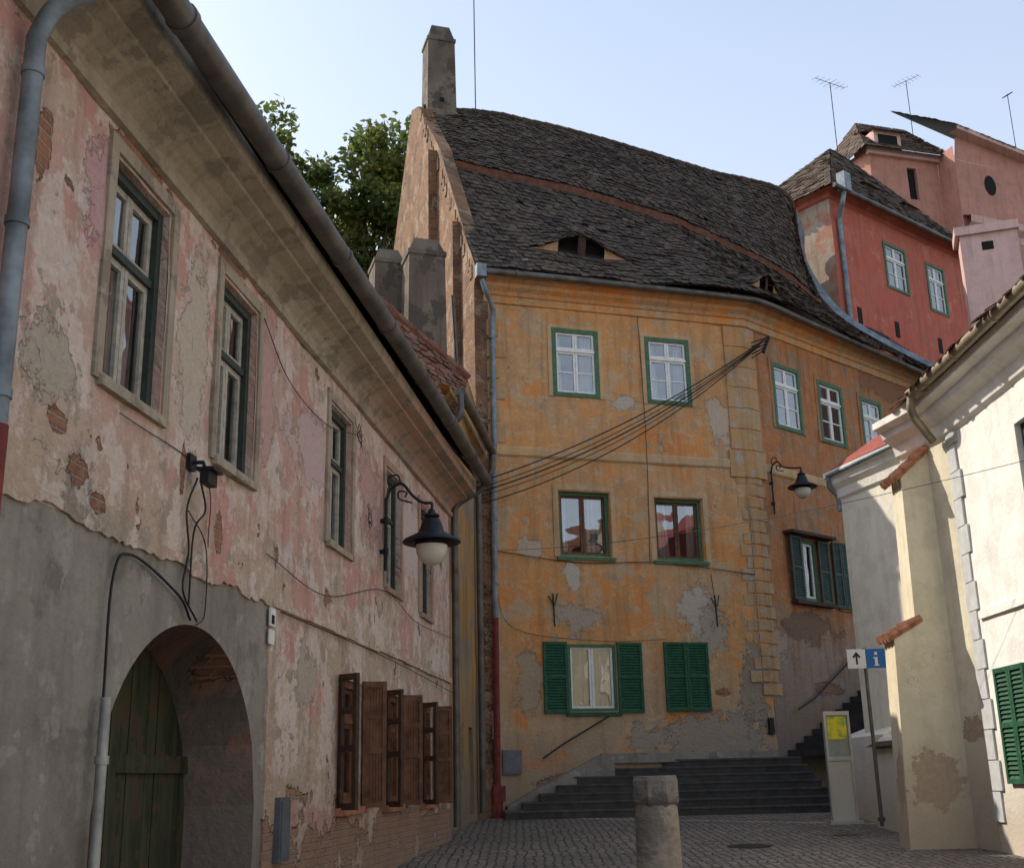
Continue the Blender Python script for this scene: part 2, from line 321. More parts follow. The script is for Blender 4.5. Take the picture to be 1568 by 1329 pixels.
# ---------------------------------------------------------------- windows
def window(fr,a0,a1,z0,z1,rec,parent,outer,inner,name="window",transom=.36,rows=0,curtain=True,surround=None,sill=None,ow=.07,proud=.0,full=False):
    mb=MB(); d=-rec; fw=ow
    if proud:
        d1=proud
        for q in ((a0-.02,a0+fw,z0-.02,z1+.02),(a1-fw,a1+.02,z0-.02,z1+.02)): fr.box(mb,*q,-.06,d1,0)
        fr.box(mb,a0+fw,a1-fw,z1-fw,z1+.02,-.06,d1-.003,0); fr.box(mb,a0+fw,a1-fw,z0-.02,z0+fw,-.06,d1-.003,0)
    else:
        for q in ((a0,a0+fw,z0,z1),(a1-fw,a1,z0,z1)): fr.box(mb,*q,d,d+.07,0)
        fr.box(mb,a0+fw,a1-fw,z1-fw,z1,d,d+.067,0); fr.box(mb,a0+fw,a1-fw,z0,z0+fw,d,d+.067,0)
    b0,b1,c0,c1=a0+fw,a1-fw,z0+fw,z1-fw; g=d-.02
    zt=c1-(c1-c0)*transom if transom else None; iw=.05
    secs=[(c0,zt-.03),(zt+.03,c1)] if transom else [(c0,c1)]
    if transom: fr.box(mb,b0,b1,zt-.03,zt+.03,g-.01,d+.05,0 if not proud else 1)
    mid=(b0+b1)/2
    for si,(s0,s1) in enumerate(secs):
        for (x0,x1) in ((b0,mid-.004),(mid+.004,b1)):
            fr.box(mb,x0,x0+iw,s0,s1,g,g+.04,1); fr.box(mb,x1-iw,x1,s0,s1,g,g+.04,1)
            fr.box(mb,x0+iw,x1-iw,s0,s0+iw,g,g+.037,1); fr.box(mb,x0+iw,x1-iw,s1-iw,s1,g,g+.037,1)
            if rows and (si==0):
                for k in range(1,rows): 
                    z=s0+(s1-s0)*k/rows; fr.box(mb,x0+iw,x1-iw,z-.015,z+.015,g,g+.03,1)
            t=U(-.008,.008); fr.poly(mb,[(x0+.01,s0,g+.012+t),(x1-.01,s0,g+.012-t),(x1-.01,s1,g+.014-t),(x0+.01,s1,g+.010+t)],2)
    k=g-.12
    if full:
        n=10
        for (x0,x1) in ((b0,mid-.05),(mid+.05,b1)):
            for i in range(n):
                xa=x0+(x1-x0)*i/n; xb=x0+(x1-x0)*(i+1)/n; fr.poly(mb,[(xa,c0,k+.02*(i%2)),(xb,c0,k+.02*((i+1)%2)),(xb,c1,k+.02*((i+1)%2)),(xa,c1,k+.02*(i%2))],3)
    elif curtain:
        w0,w1=U(.2,.42),U(.15,.4)
        fr.poly(mb,[(b0,c0,k),(b0+(b1-b0)*w0,c0,k-.02),(b0+(b1-b0)*w0*.8,c1,k),(b0,c1,k)],3)
        fr.poly(mb,[(b1-(b1-b0)*w1,c0,k),(b1,c0,k),(b1,c1,k),(b1-(b1-b0)*w1*.8,c1,k)],3)
    k=g-.5
    fr.poly(mb,[(a0-.3,z0-.3,k),(a1+.3,z0-.3,k),(a1+.3,z1+.3,k),(a0-.3,z1+.3,k)],4)
    mb.obj(name,[outer,inner,mgl,mcurt,mdark],parent)
    if surround:
        w,mt=surround; mb=MB(); h=.024
        fr.box(mb,a0-w,a0-.025,z0-.03,z1+w,-.02,h); fr.box(mb,a1+.025,a1+w,z0-.03,z1+w,-.02,h)
        fr.box(mb,a0-.025,a1+.025,z1+.025,z1+w,-.02,h-.003)
        mb.obj("window_surround",mt,parent)
    if sill:
        mb=MB(); fr.box(mb,a0-.08,a1+.08,z0-.1,z0-.022,-.05,sill[0]); mb.obj("window_sill",sill[1],parent)
def shutter(fr,a0,a1,z0,z1,d,parent,mat,name="shutter",slats=22):
    mb=MB(); w=.06; t=.04
    fr.box(mb,a0,a0+w,z0,z1,d,d+t); fr.box(mb,a1-w,a1,z0,z1,d,d+t)
    zm=(z0+z1)/2
    for q in ((z0,z0+w),(zm-.03,zm+.03),(z1-w,z1)): fr.box(mb,a0+w,a1-w,q[0],q[1],d,d+t-.002)
    for (s0,s1) in ((z0+w,zm-.03),(zm+.03,z1-w)):
        n=slats//2
        for k in range(n):
            z=s0+(s1-s0)*k/n; h=(s1-s0)/n
            fr.poly(mb,[(a0+w,z,d+t-.006),(a1-w,z,d+t-.006),(a1-w,z+h*.85,d+.004),(a0+w,z+h*.85,d+.004)])
    fr.poly(mb,[(a0+w,z0,d+.002),(a1-w,z0,d+.002),(a1-w,z1,d+.002),(a0+w,z1,d+.002)])
    mb.obj(name,mat,parent)

# ---------------------------------------------------------------- roofs
VB=[None]
def tiles(name,Pf,u0,u1,v0,v1,parent,mat,tw=.19,th=.17,lift=.03,under=True,jit=1.):
    mb=MB(); VB[0]=None; L=(Pf((u0+u1)/2,v1)-Pf((u0+u1)/2,v0)).length; nr=max(2,int(L/th))
    def nrm(u,v):
        e=.01; a=Pf(u+e,v)-Pf(u-e,v); b=Pf(u,min(v+e,v1))-Pf(u,max(v-e,v0)); n=a.cross(b); n.normalize()
        return n if n.z>0 else -n
    for j in range(nr):
        va=v0+(v1-v0)*j/nr; vb=v0+(v1-v0)*min(1,(j+1.25)/nr)
        vb=min(vb,v1); VB[0]=va
        S=64; pts=[Pf(u0+(u1-u0)*i/S,(va+vb)/2) for i in range(S+1)]; cum=[0]
        for a,b in zip(pts,pts[1:]): cum.append(cum[-1]+(b-a).length)
        n=max(1,int(cum[-1]/tw)); off=.5*(j%2)
        def uat(l):
            l=max(0,min(cum[-1],l))
            for i in range(S):
                if l<=cum[i+1]: return u0+(u1-u0)*(i+(l-cum[i])/max(1e-6,cum[i+1]-cum[i]))/S
            return u1
        for i in range(-1,n+1):
            la=(i+off)*cum[-1]/n; lb=la+cum[-1]/n
            if lb<=.02 or la>=cum[-1]-.02: continue
            if R()<.004*jit: continue
            ua,ub=uat(la+.006),uat(lb-.006); nn=nrm((ua+ub)/2,(va+vb)/2)
            tl,tr_,br,bl=Pf(ua,vb),Pf(ub,vb),Pf(ub,va),Pf(ua,va)
            dn=(bl-tl).normalized()*th*U(-.12,.22)*jit; h=lift*U(.6,1.8); sk=U(-.014,.014)*jit
            bl=bl+nn*(h+sk)+dn; br=br+nn*(h-sk)+dn; tl=tl+nn*.006; tr_=tr_+nn*.006
            q=(bl-tl).normalized()
            bm=(bl+br)/2+q*th*.16; b1=bl*.75+br*.25+q*th*.11; b2=bl*.25+br*.75+q*th*.11
            mb.face([tl,bl,b1,bm,b2,br,tr_])
            dd=-nn*.02; k=len(mb.v)-7
            vs=[Vector(mb.v[k+q_]) for q_ in (1,2,3,4,5)]; base=len(mb.v)
            mb.v+= [tuple(x+dd) for x in vs]
            for q_ in range(4):
                mb.f.append((k+1+q_,base+q_,base+q_+1,k+2+q_)); mb.uv+=[(0,0)]*4; mb.mi.append(0)
    VB[0]=None
    o=mb.obj(name,mat,parent)
    if under:
        mu=MB(); A_,B_=60,24; VB[0]=-1
        for i in range(A_):
            for j in range(B_):
                q=[Pf(u0+(u1-u0)*x/A_,v0+(v1-v0)*y/B_)-Vector((0,0,.03)) for x,y in ((i,j),(i+1,j),(i+1,j+1),(i,j+1))]
                mu.face(q)
        VB[0]=None
        mu.obj(name+"_underlay",munder,parent)
    return o
def bil(a,b,c,d):
    a,b,c,d=map(Vector,(a,b,c,d))
    return lambda u,v:(a*(1-u)+b*u)*(1-v)+(d*(1-u)+c*u)*v

# ================================================================= GROUND
def gz(y): return max(0,min(.87,.0365*y))
mg=M("cobblestone",.75,.35)
wv=mg.noise(1.3,1,out=1); sc_=mg.t.nodes.new("ShaderNodeVectorMath"); sc_.operation='SCALE'; mg.set(sc_.inputs[0],wv); sc_.inputs['Scale'].default_value=.12
ad=mg.t.nodes.new("ShaderNodeVectorMath"); ad.operation='ADD'; mg.set(ad.inputs[0],mg.obj); mg.set(ad.inputs[1],sc_.outputs[0])
e=mg.vor(8.,'DISTANCE_TO_EDGE',vec=ad.outputs[0],rnd=.45); cc=mg.vor(8.,'F1',vec=ad.outputs[0],out='Color',rnd=.45); cx=mg.sep(cc)
col=mg.mix(cx[0],(.16,.135,.11),(.31,.26,.21)); col=mg.mix(mg.mr(mg.noise(.5,3),.4,.65,0,.55),col,(.12,.10,.085))
k=mg.mr(e,.02,.16); col=mg.mix(k,(.06,.05,.04),col); mg.height(k,1); mg.height(cx[1],.35)
mcob=mg.done(col,bump=.9,dist=.02)
mb=MB(); xs=[-700,-60,-12,-3,0,3,6,9,14,60,700]; ys=[-300,-20,0,4,8,12,16,20,23.84,26,34,60,150,900]
for i in range(len(xs)-1):
    for j in range(len(ys)-1):
        mb.face([(x,y,gz(y)) for x,y in ((xs[i],ys[j]),(xs[i+1],ys[j]),(xs[i+1],ys[j+1]),(xs[i],ys[j+1]))])
mb.obj("cobblestone_ground",mcob,merge=True)
mb=MB()
cyx,cyy=3.2,17.5; zc=gz(cyy)+.006
mb.face([(cyx+.32*math.cos(t),cyy+.32*math.sin(t),zc+.0365*.32*math.sin(t)) for t in [2*math.pi*i/24 for i in range(24)]]); mb.obj("manhole_cover",miron)
mhill=simple("hill_grass",(.07,.09,.03),.95,var=.4,sc=2)
mb=MB(); 
def hz(x,y):
    t=max(0,min(1,(y-40)/10)); t=t*t*(3-2*t); return .5+t*13+ .6*mn.noise(Vector((x*.1,y*.1,0)))*t
for i in range(30):
    for j in range(16):
        f=lambda a,b:(-60+a*4,38+b*4,hz(-60+a*4,38+b*4))
        mb.face([f(i,j),f(i+1,j),f(i+1,j+1),f(i,j+1)])
mb.obj("hill",mhill,merge=True)

# ================================================================= LEFT HOUSE
LH=root("pink_plaster_house"); FL=Fr((-3.54,0),(.121,.9927))
wins=[(7.25,8.15,4.17,5.77),(9.26,10.13,4.17,5.76),(12.58,13.48,4.13,5.7),(15.27,16.13,4.05,5.64),(17.5,18.33,4.01,5.62)]
low=[(13.15,14.1,1.38,2.72),(15.35,16.2,1.36,2.7),(17.65,18.45,1.34,2.68)]
ARC_C,ARC_W,ARC_Z,ARC_H=9.05,1.48,1.45,1.33
def arcz(s): 
    t=max(0,1-((s-ARC_C)/ARC_W)**2); return ARC_Z+ARC_H*math.sqrt(t)
wall(FL,-6,19.93,3.2,6.2,[w+(.16,) for w in wins],.16,mL,"upper_wall",LH,seed=1,amp=.03)
wall(FL,10.75,19.93,-.3,3.2,[w+(.14,) for w in low],.14,mL,"ground_floor_wall",LH,seed=1,amp=.03)
wall(FL,-6,10.75,-.3,3.2,[(7.57,10.53,-.3,2.78,.0)],.0,mLg,"render_base_wall",LH,seed=1,amp=.0)
mb=MB(); a=4.5; zp=3.15
while a<10.75:
    b=min(10.75,a+U(.04,.12)); zn=3.17+.10*mn.noise(Vector((b*1.7,0,0)))+U(-.02,.02); zn=min(3.22,zn)
    FL.poly(mb,[(a,zp,.022),(b,zn,.022),(b,3.26,.03),(a,3.26,.03)]); FL.poly(mb,[(a,zp,0),(b,zn,0),(b,zn,.022),(a,zp,.022)]); a=b; zp=zn
a=-.3; sp=10.72
while a<3.2:
    b=min(3.2,a+U(.04,.12)); sn=10.72+.06*mn.noise(Vector((0,b*2,4)))+U(-.015,.015)
    FL.poly(mb,[(sp,a,.022),(10.80,a,.028),(10.80,b,.028),(sn,b,.022)]); FL.poly(mb,[(sp,a,0),(sp,a,.022),(sn,b,.022),(sn,b,0)]); a=b; sp=sn
mb.obj("ragged_plaster_edge",mL,LH)
mb=MB(); N=28
for i in range(N):
    a=7.57+2.96*i/N; b=7.57+2.96*(i+1)/N
    FL.poly(mb,[(a,arcz(a),0),(b,arcz(b),0),(b,2.78,0),(a,2.78,0)])
mb.obj("arch_spandrel",mLg,LH)
mb=MB()
mrev=plaster("arch_reveal_plaster",(.34,.18,.13),(.30,.25,.2),patches=[((.2,.17,.14),1.5,.5,.05,3)],zones=[(2.0,1.3,(.2,.17,.15),.9)],cracks=0,streak=.4,bricks=[(9.9,2.6,.4,.15)])
prof=[(7.57,-.3)]+[(7.57+2.96*i/N,arcz(7.57+2.96*i/N)) for i in range(N+1)]+[(10.53,-.3)]
for (a,z),(b,w) in zip(prof,prof[1:]):
    FL.poly(mb,[(a,z,0),(b,w,0),(b,w,-.62),(a,z,-.62)])
mb.obj("arch_reveal",mrev,LH)
mgate=M("green_gate_wood",.75,.3); mgate.flat=True; g1=mgate.noise(1,4,.7,vec=mgate.scale(mgate.uv,(7,1.2,1))); g2=mgate.noise(3.,4,.7)
c=mgate.mix(mgate.mr(g1,.35,.65),(.02,.028,.014),(.052,.06,.028)); c=mgate.mix(mgate.mr(g2,.53,.58,0,.8),c,(.07,.045,.025)); c=mgate.mix(mgate.blob(8.5,2.1,.2,.4,0,.5,1.1),c,(.02,.07,.05)); mgate.height(g1,1); mgate=mgate.done(c,bump=.6,dist=.02)
mb=MB(); a=7.5; 
while a<10.6:
    FL.box(mb,a,a+.165,-.3,2.9,-.72,-.62+U(-.008,.008)); a+=.17
for z in (.4,1.72): FL.box(mb,7.5,10.6,z,z+.14,-.62,-.575)
FL.box(mb,8.93,9.05,-.3,2.8,-.62,-.56)
mb.obj("wooden_gate",mgate,LH)
mb=MB(); pr=[(8.0,-.2),(8.0,1.35)]+[(8.4-.4*math.cos(t),1.35+.33*math.sin(t)) for t in [math.pi*i/10 for i in range(11)]]+[(8.8,1.35),(8.8,-.2)]
for (a,z),(b,w) in zip(pr,pr[1:]): tube(mb,[FL.p(a,z,-.55),FL.p(b,w,-.55)],.035,6)
mb.obj("wicket_door_frame",mbrown,LH)
mb=MB(); FL.poly(mb,[(a,z,-.568) for a,z in pr]); mb.obj("wicket_door_panel",mdkbrown,LH)
mb=MB(); FL.box(mb,7.86,7.93,-.2,1.5,-.56,-.45); mb.obj("gate_post",mbrown,LH)
mb=MB()
for i in range(18):
    a=10.75+i*.51; FL.box(mb,a,a+.51,3.17+U(-.015,.01),3.225+U(-.01,.01),-.01,.045+U(-.02,.008))
mb.obj("string_course",mL,LH)
cprof=[(0,5.98),(.05,5.99),(.06,6.05),(.02,6.06),(.04,6.13),(.10,6.2),(.19,6.26),(.31,6.3),(.31,6.34),(.45,6.37),(.47,6.44),(.47,6.52),(0,6.56)]
pth=[FL.p(a,0)[:2] for a in (-6,-2,2,6,9,12,15,18,20.05)]
mb=MB(); sweep(mb,pth,cprof,u0=-6); mb.obj("cove_cornice",mLc,LH)
Lroof=bil(FL.p(-6,6.60,.53),FL.p(20.1,6.60,.53),FL.p(20.1,12.0,-3.6),FL.p(-6,12.0,-3.6))
tiles("roof_tiles",Lroof,0,1,0,1,LH,mtile2,tw=.24,th=.3,lift=.035)
Lroof2=bil(FL.p(20.1,5,-8.3),FL.p(-6,5,-8.3),FL.p(-6,12.0,-3.6),FL.p(20.1,12.0,-3.6))
tiles("rear_roof_tiles",Lroof2,0,1,0,1,LH,mtile2,tw=.5,th=.5,lift=.04)
mb=MB()
for a in (-6,19.93): FL.poly(mb,[(a,0,0),(a,6.5,0),(a,11.9,-3.6),(a,6.5,-7.3),(a,0,-7.3)])
FL.poly(mb,[(-6,0,-7.3),(19.93,0,-7.3),(19.93,6.3,-7.3),(-6,6.3,-7.3)])
mb.obj("end_walls",mLg,LH)
for w in wins: window(FL,*w,.13,LH,mdkgreen,mgreyp,surround=(.13,mLc),ow=.075)
mb=MB()
for w in wins: FL.box(mb,w[0]-.06,w[1]+.06,w[2]-.07,w[2]-.003,-.1,.05)
mb.obj("window_sills",mLc,LH)
for w in low:
    window(FL,*w,.1,LH,mbrown,mbrown,ow=.08,curtain=False,transom=.3)
def leaf(fr,a,z0,z1,w,ang,parent,mat,side=1,panel=True):
    c,s=math.cos(ang),math.sin(ang); ld=(fr.d[0]*c*side+fr.n[0]*s,fr.d[1]*c*side+fr.n[1]*s); o=fr.p(a,0,.02)[:2]
    F=Fr(o,ld); mb=MB(); e=.05
    if panel:
        n=5
        for k in range(n): F.box(mb,e+(w-2*e)*k/n+.002,e+(w-2*e)*(k+1)/n-.002,z0+.002,z1-.002,-.008+U(-.002,.002),.008+U(-.002,.002))
    F.box(mb,0,e,z0,z1,-.025,.025); F.box(mb,w-e,w,z0,z1,-.025,.025)
    for q in (z0,z0+(z1-z0)*.42,z0+(z1-z0)*.7,z1-.07): F.box(mb,e,w-e,q,q+.068,-.022,.022)
    mb.obj("open_shutter",mat,parent)
for w in low:
    leaf(FL,w[1]+.02,w[2]-.04,w[3]+.03,.28,math.radians(64),LH,mbrown,1)
    leaf(FL,w[1]+.30,w[2]-.04,w[3]+.01,.22,math.radians(28),LH,mbrown,1)
    leaf(FL,w[0]-.02,w[2]-.04,w[3]+.03,.27,math.radians(60),LH,mdkbrown,-1,panel=False)
    mb=MB(); FL.box(mb,w[0]-.1,w[1]+.1,w[2]-.1,w[2]-.02,-.05,.07); mb.obj("brick_sill",mterra,LH)
gp=[(-6,6.32),(2,6.38),(6.4,6.42),(9.5,6.50),(12,6.56),(14.5,6.61),(17,6.62),(20.1,6.61)]
mb=MB(); tube(mb,spl([FL.p(a,z,.64) for a,z in gp],6),.10,16)
a=-5
while a<20:
    z=[z0+(z1-z0)*(a-a0)/(a1-a0) for (a0,z0),(a1,z1) in zip(gp,gp[1:]) if a0<=a<=a1][0]
    tube(mb,[FL.p(a,z,.64),FL.p(a+.07,z,.64)],.112,16); a+=1.95
mb.obj("roof_gutter",mgutter,LH,smooth=True)
mb=MB(); tube(mb,spl([FL.p(6.0,6.35,.64),FL.p(5.98,6.15,.5),FL.p(5.95,6.0,.22),FL.p(5.95,5.8,.11)],5)+[FL.p(5.95,3.45,.11)],.058,12)
for z in (5.55,4.6,3.6): tube(mb,[FL.p(5.95,z,.11),FL.p(5.95,z+.05,.11)],.068,12)
mb.obj("drainpipe",mpipe,LH,smooth=True)
mb=MB(); tube(mb,[FL.p(5.95,3.45,.11),FL.p(5.95,.2,.11)],.066,12); mb.obj("drainpipe_base",mpipered,LH,smooth=True)
mb=MB(); tube(mb,[FL.p(7.5,2.15,.08),FL.p(7.5,.0,.08)],.034,10); tube(mb,[FL.p(7.5,1.75,.08),FL.p(7.5,1.8,.08)],.044,10)
mb.obj("cable_conduit",mzinc,LH,smooth=True)
mb=MB(); tube(mb,spl([FL.p(20.1,6.6,.64),FL.p(20.15,6.45,.5),FL.p(20.1,6.2,.12),FL.p(20.1,5.9,.08)],5)+[FL.p(20.1,.9,.08)],.06,10); mb.obj("end_downpipe",mgutter,LH,smooth=True)
mb=MB(); FL.box(mb,11.06,11.36,.95,1.5,.0,.06); FL.box(mb,11.09,11.33,.98,1.47,.06,.072); mb.obj("meter_box",simple("grey_meter_box",(.10,.11,.12),.5,var=.2),LH)
mb=MB(); FL.box(mb,10.66,10.8,2.98,3.14,.03,.045); FL.box(mb,10.66,10.8,2.82,2.95,.03,.04); FL.box(mb,10.69,10.77,3.0,3.08,.045,.048,1); mb.obj("notice_plates",[mwhite,mdark],LH)
fl=MB(); FL.box(fl,8.66,8.84,3.80,3.90,.13,.2); FL.box(fl,8.65,8.85,3.90,3.925,.10,.24); tube(fl,[FL.p(8.72,3.98,.02),FL.p(8.74,3.98,.12),FL.p(8.75,3.9,.15)],.018,6); FL.box(fl,8.66,8.78,3.92,4.04,0,.05)
fl.obj("floodlight",miron,LH)
mb=MB()
def cab(pts,r=.008,n=8): tube(mb,spl(pts,n),r,5)
cab([FL.p(8.7,3.85,.1),FL.p(8.65,3.6,.05),FL.p(8.75,3.3,.04),FL.p(8.68,3.0,.04),FL.p(8.95,2.8,.05)],.008)
cab([FL.p(8.75,3.85,.1),FL.p(8.93,3.65,.08),FL.p(8.8,3.45,.05),FL.p(8.8,2.9,.04)],.008)
cab([FL.p(7.5,2.15,.06),FL.p(7.55,2.9,.04),FL.p(7.8,3.1,.04),FL.p(8.6,2.95,.04),FL.p(8.85,2.8,.04)],.010)
cab([FL.p(8.7,3.6,.04),FL.p(9.1,3.4,.03),FL.p(9.15,2.9,.03),FL.p(9.0,2.78,.03)],.005)
cab([FL.p(7.5,4.0,.03),FL.p(9,3.95,.03),FL.p(9.15,3.4,.03)],.004)
cab([FL.p(10.2,5.75,.04),FL.p(11,5.4,.04),FL.p(12.3,5.35,.04),FL.p(13.6,5.6,.05)],.005)
cab([FL.p(10.9,3.13,.06),FL.p(15,3.12,.06),FL.p(20,3.0,.06)],.006)
cab([FL.p(20,3.9,.05),FL.p(17,3.8,.05),FL.p(15,3.95,.05),FL.p(12.4,3.5,.05),FL.p(10.5,3.6,.04)],.005)
for a,z in ((13.6,5.6),(14.2,4.7)):
    for k in range(9): cab([FL.p(a,z,.04),FL.p(a+U(-.15,.15),z+U(-.15,.15),.08),FL.p(a+U(-.2,.2),z+U(-.2,.2),.06)],.003,3)
mb.obj("facade_cables",miron,LH)
def antenna(name,x,y,z0,z1,w,ang):
    mb=MB(); tube(mb,[(x,y,z0),(x,y,z1)],.018,6); c,s=math.cos(ang),math.sin(ang)
    tube(mb,[(x-c*w,y-s*w,z1-.1),(x+c*w,y+s*w,z1+.05)],.012,5)
    for k in range(7):
        t=-1+2*k/6; l=.35-.15*abs(t); cx_,cy_,cz_=x+c*w*t,y+s*w*t,z1-.025+.075*t
        tube(mb,[(cx_+s*l,cy_-c*l,cz_-.02),(cx_-s*l,cy_+c*l,cz_+.02)],.008,4)
    mb.obj(name,miron)

# ================================================================= wall lanterns
mopal=M("opal_lamp_glass",.25,.5).done((.60,.57,.48))
def lantern(name,fr,a,zb,zt,out,k_=1.):
    rt=root(name); mb=MB()
    tube(mb,[fr.p(a,zb,.07),fr.p(a,zt,.07)],.022,8)
    for z in (zb+.25,zt-.3): tube(mb,[fr.p(a,z,0),fr.p(a,z,.1)],.03,8); tube(mb,[fr.p(a,z-.04,.07),fr.p(a,z+.04,.07)],.035,8)
    tube(mb,spl([fr.p(a,zt-.05,.07),fr.p(a,zt+.12,.13),fr.p(a,zt+.18,.28),fr.p(a,zt+.02,.42),fr.p(a,zt-.08,out-.12),fr.p(a,zt-.10,out),fr.p(a,zt-.2,out)],8),.02,8)
    tube(mb,spl([fr.p(a,zt-.08,.42),fr.p(a,zt-.02,.25),fr.p(a,zt+.08,.24),fr.p(a,zt+.06,.34),fr.p(a,zt+.0,.32)],8),.012,6)
    tube(mb,spl([fr.p(a,zt+.1,.12),fr.p(a,zt+.26,.10),fr.p(a,zt+.3,.22),fr.p(a,zt+.2,.26)],6),.012,6)
    mb.obj("bracket",miron,rt,smooth=True)
    c=fr.p(a,zt-.2,out); mb=MB(); P=lambda L:[(r*k_,z*k_) for r,z in L]
    lathe(mb,c,P([(.0,.03),(.035,.02),(.05,-.02),(.1,-.05),(.1,-.07),(.06,-.08),(.1,-.1),(.125,-.16),(.15,-.24),(.17,-.27),(.20,-.29),(.34,-.36),(.36,-.39),(.35,-.40),(.2,-.37),(.1,-.36),(.0,-.36)]),24)
    lathe(mb,c,P([(.2,-.37),(.21,-.42),(.2,-.43)]),24)
    mb.obj("hood",miron,rt,smooth=True)
    mb=MB(); lathe(mb,c,P([(.19,-.41),(.195,-.46),(.18,-.54),(.14,-.61),(.07,-.66),(0,-.675)]),20)
    mb.obj("glass_bowl",mopal,rt,smooth=True)
lantern("wall_street_lamp",FL,15.0,4.2,5.15,.67,1.05)

# ================================================================= ORANGE HOUSE
OH=root("orange_tiled_house"); FA=Fr((-.55,25),(.956,.293)); C1=FA.p(6.55,0)[:2]; FB=Fr(C1,(.74,.673)); FG=Fr((-.55,25),(-.293,.956),flip=True)
atop=[(1.60,2.70,10.0,11.62),(3.92,5.02,9.98,11.60)]
amid=[(1.62,2.82,6.3,7.76),(3.92,5.10,6.28,7.71)]
alow=[(1.70,2.80,2.97,4.38),(3.95,4.97,3.0,4.40)]
wall(FA,0,6.55,.3,12.7,[w+(.1,) for w in atop]+[w+(.22,) for w in amid]+[w+(.12,) for w in alow],.2,mA,"front_wall",OH,amp=.03,seed=3)
btop=[(1.03,2.17,9.76,11.43),(2.98,4.10,9.74,11.38),(4.98,6.02,9.73,11.32)]
bmid=[(1.45,2.20,5.55,7.02),(3.05,3.6,5.5,7.05)]
wall(FB,0,12,.3,12.7,[w+(.12,) for w in btop+bmid],.2,mB,"side_wall",OH,amp=.03,seed=4)
for w in atop: window(FA,*w,.03,OH,mgreenf,mwhite,proud=.03,rows=2,transom=.3,surround=(.12,mtrim),ow=.08,curtain=True)
for w in amid: window(FA,*w,.18,OH,mgreenf,mbrown,transom=0,surround=(.14,mtrim),sill=(.05,mgreenf),ow=.07)
window(FA,*alow[0],.06,OH,mgreenf,mwhite,transom=0,ow=.06,sill=(.06,mgreen),full=True)
for w in btop: window(FB,*w,.04,OH,mgreenf,mwhite,proud=.03,rows=2,transom=.3,surround=(.12,mB),ow=.08,curtain=False)
for w in bmid: window(FB,*w,.08,OH,mgreenf,mwhite,transom=0,ow=.07,sill=(.05,mB))
shutter(FA,1.14,1.68,2.93,4.42,.025,OH,mgreen); shutter(FA,2.82,3.40,2.93,4.42,.025,OH,mgreen)
shutter(FA,3.93,4.46,2.96,4.44,.025,OH,mgreen); shutter(FA,4.465,4.99,2.96,4.44,.025,OH,mgreen)
msh2=simple("faded_dark_shutter",(.05,.075,.06),.7,var=.3)
shutter(FB,1.0,1.44,5.52,7.05,.1,OH,msh2); shutter(FB,2.21,2.66,5.52,7.05,.05,OH,msh2); shutter(FB,2.82,3.18,5.45,7.1,.06,OH,msh2); shutter(FB,3.2,3.62,5.45,7.1,.06,OH,msh2)
mb=MB(); FB.box(mb,.9,2.72,7.08,7.15,0,.3); FB.box(mb,1.0,2.65,5.42,5.5,0,.2); mb.obj("window_hood",mdkbrown,OH)
pathAB=[FA.p(-.05,0)[:2],C1,FB.p(12,0)[:2]]
mb=MB(); sweep(mb,pathAB,[(0,8.48),(.03,8.5),(.05,8.53),(.05,8.68),(.03,8.72),(0,8.73)]); mb.obj("string_course",mtrim,OH)
mb=MB(); sweep(mb,pathAB,[(0,12.1),(.05,12.12),(.05,12.28),(.09,12.3),(.12,12.38),(.22,12.46),(.24,12.54),(.36,12.6),(.38,12.7),(0,12.72)]); mb.obj("eaves_cornice",mA,OH)
mb=MB(); z=8.98
while z<12.0: FA.box(mb,5.98,6.57,z,z+.505,-.02,.03); FB.box(mb,-.02,.35,z,z+.505,-.02,.03); z+=.52
z=3.3; k=0
while z<8.2:
    w=.56 if k%2 else .44; w+=U(-.04,.02)
    if R()>.08: FA.box(mb,6.565-w,6.30,z,z+.25,-.02,.026+U(-.006,.004))
    FA.box(mb,6.315,6.575,z+.01,z+.24,-.02,.024)
    FB.box(mb,-.01,.2 if k%2 else .32,z,z+.25,-.02,.024); z+=.285; k+=1
FA.box(mb,5.9,6.59,8.3,8.95,-.01,.06); FB.box(mb,-.03,.4,8.3,8.95,-.01,.06)
mb.obj("corner_quoins",mquoin,OH)
mb=MB(); z=8.8; k=0
while z<11.6: FA.box(mb,.02,.30 if k%2 else .42,z,z+.40,-.02,.03); z+=.5; k+=1
mb.obj("left_quoins",mquoin,OH)
cols=[((-.72,24.50,12.78),(-1.66,27.95,17.35),(-2.45,30.74,20.60)),
      ((2.75,25.45,12.80),(1.4,28.85,16.98),(.3,31.6,20.72)),
      ((5.92,26.35,12.80),(4.26,29.6,16.45),(3.5,32.5,20.22)),
      ((8.3,28.45,12.70),(6.45,30.8,16.0),(6.2,33.3,19.72)),
      ((10.2,30.2,12.62),(8.5,32.35,15.6),(8.9,34.2,19.3)),
      ((11.4,31.3,12.58),(9.7,33.7,15.3),(9.6,35.3,17.4)),
      ((14.2,33.8,12.5),(12.2,35.8,15.2),(12.0,36.6,15.9))]
cols=[tuple(Vector(q) for q in c) for c in cols]
def cat(a,b,c,d,t): return .5*((2*b)+(c-a)*t+(2*a-5*b+4*c-d)*t*t+(3*b-a-3*c+d)*t**3)
def curve(k,u):
    n=len(cols); i=max(0,min(n-2,int(math.floor(u)))); t=u-i
    P=lambda j: cols[max(0,min(n-1,j))][k]
    a=P(i-1) if i>0 else P(0)*2-P(1); d=P(i+2) if i+2<n else P(n-1)*2-P(n-2)
    return cat(a,P(i),P(i+1),d,t)
DORM=[(.80,.235,.30,.50),(2.33,.16,.15,.38)]
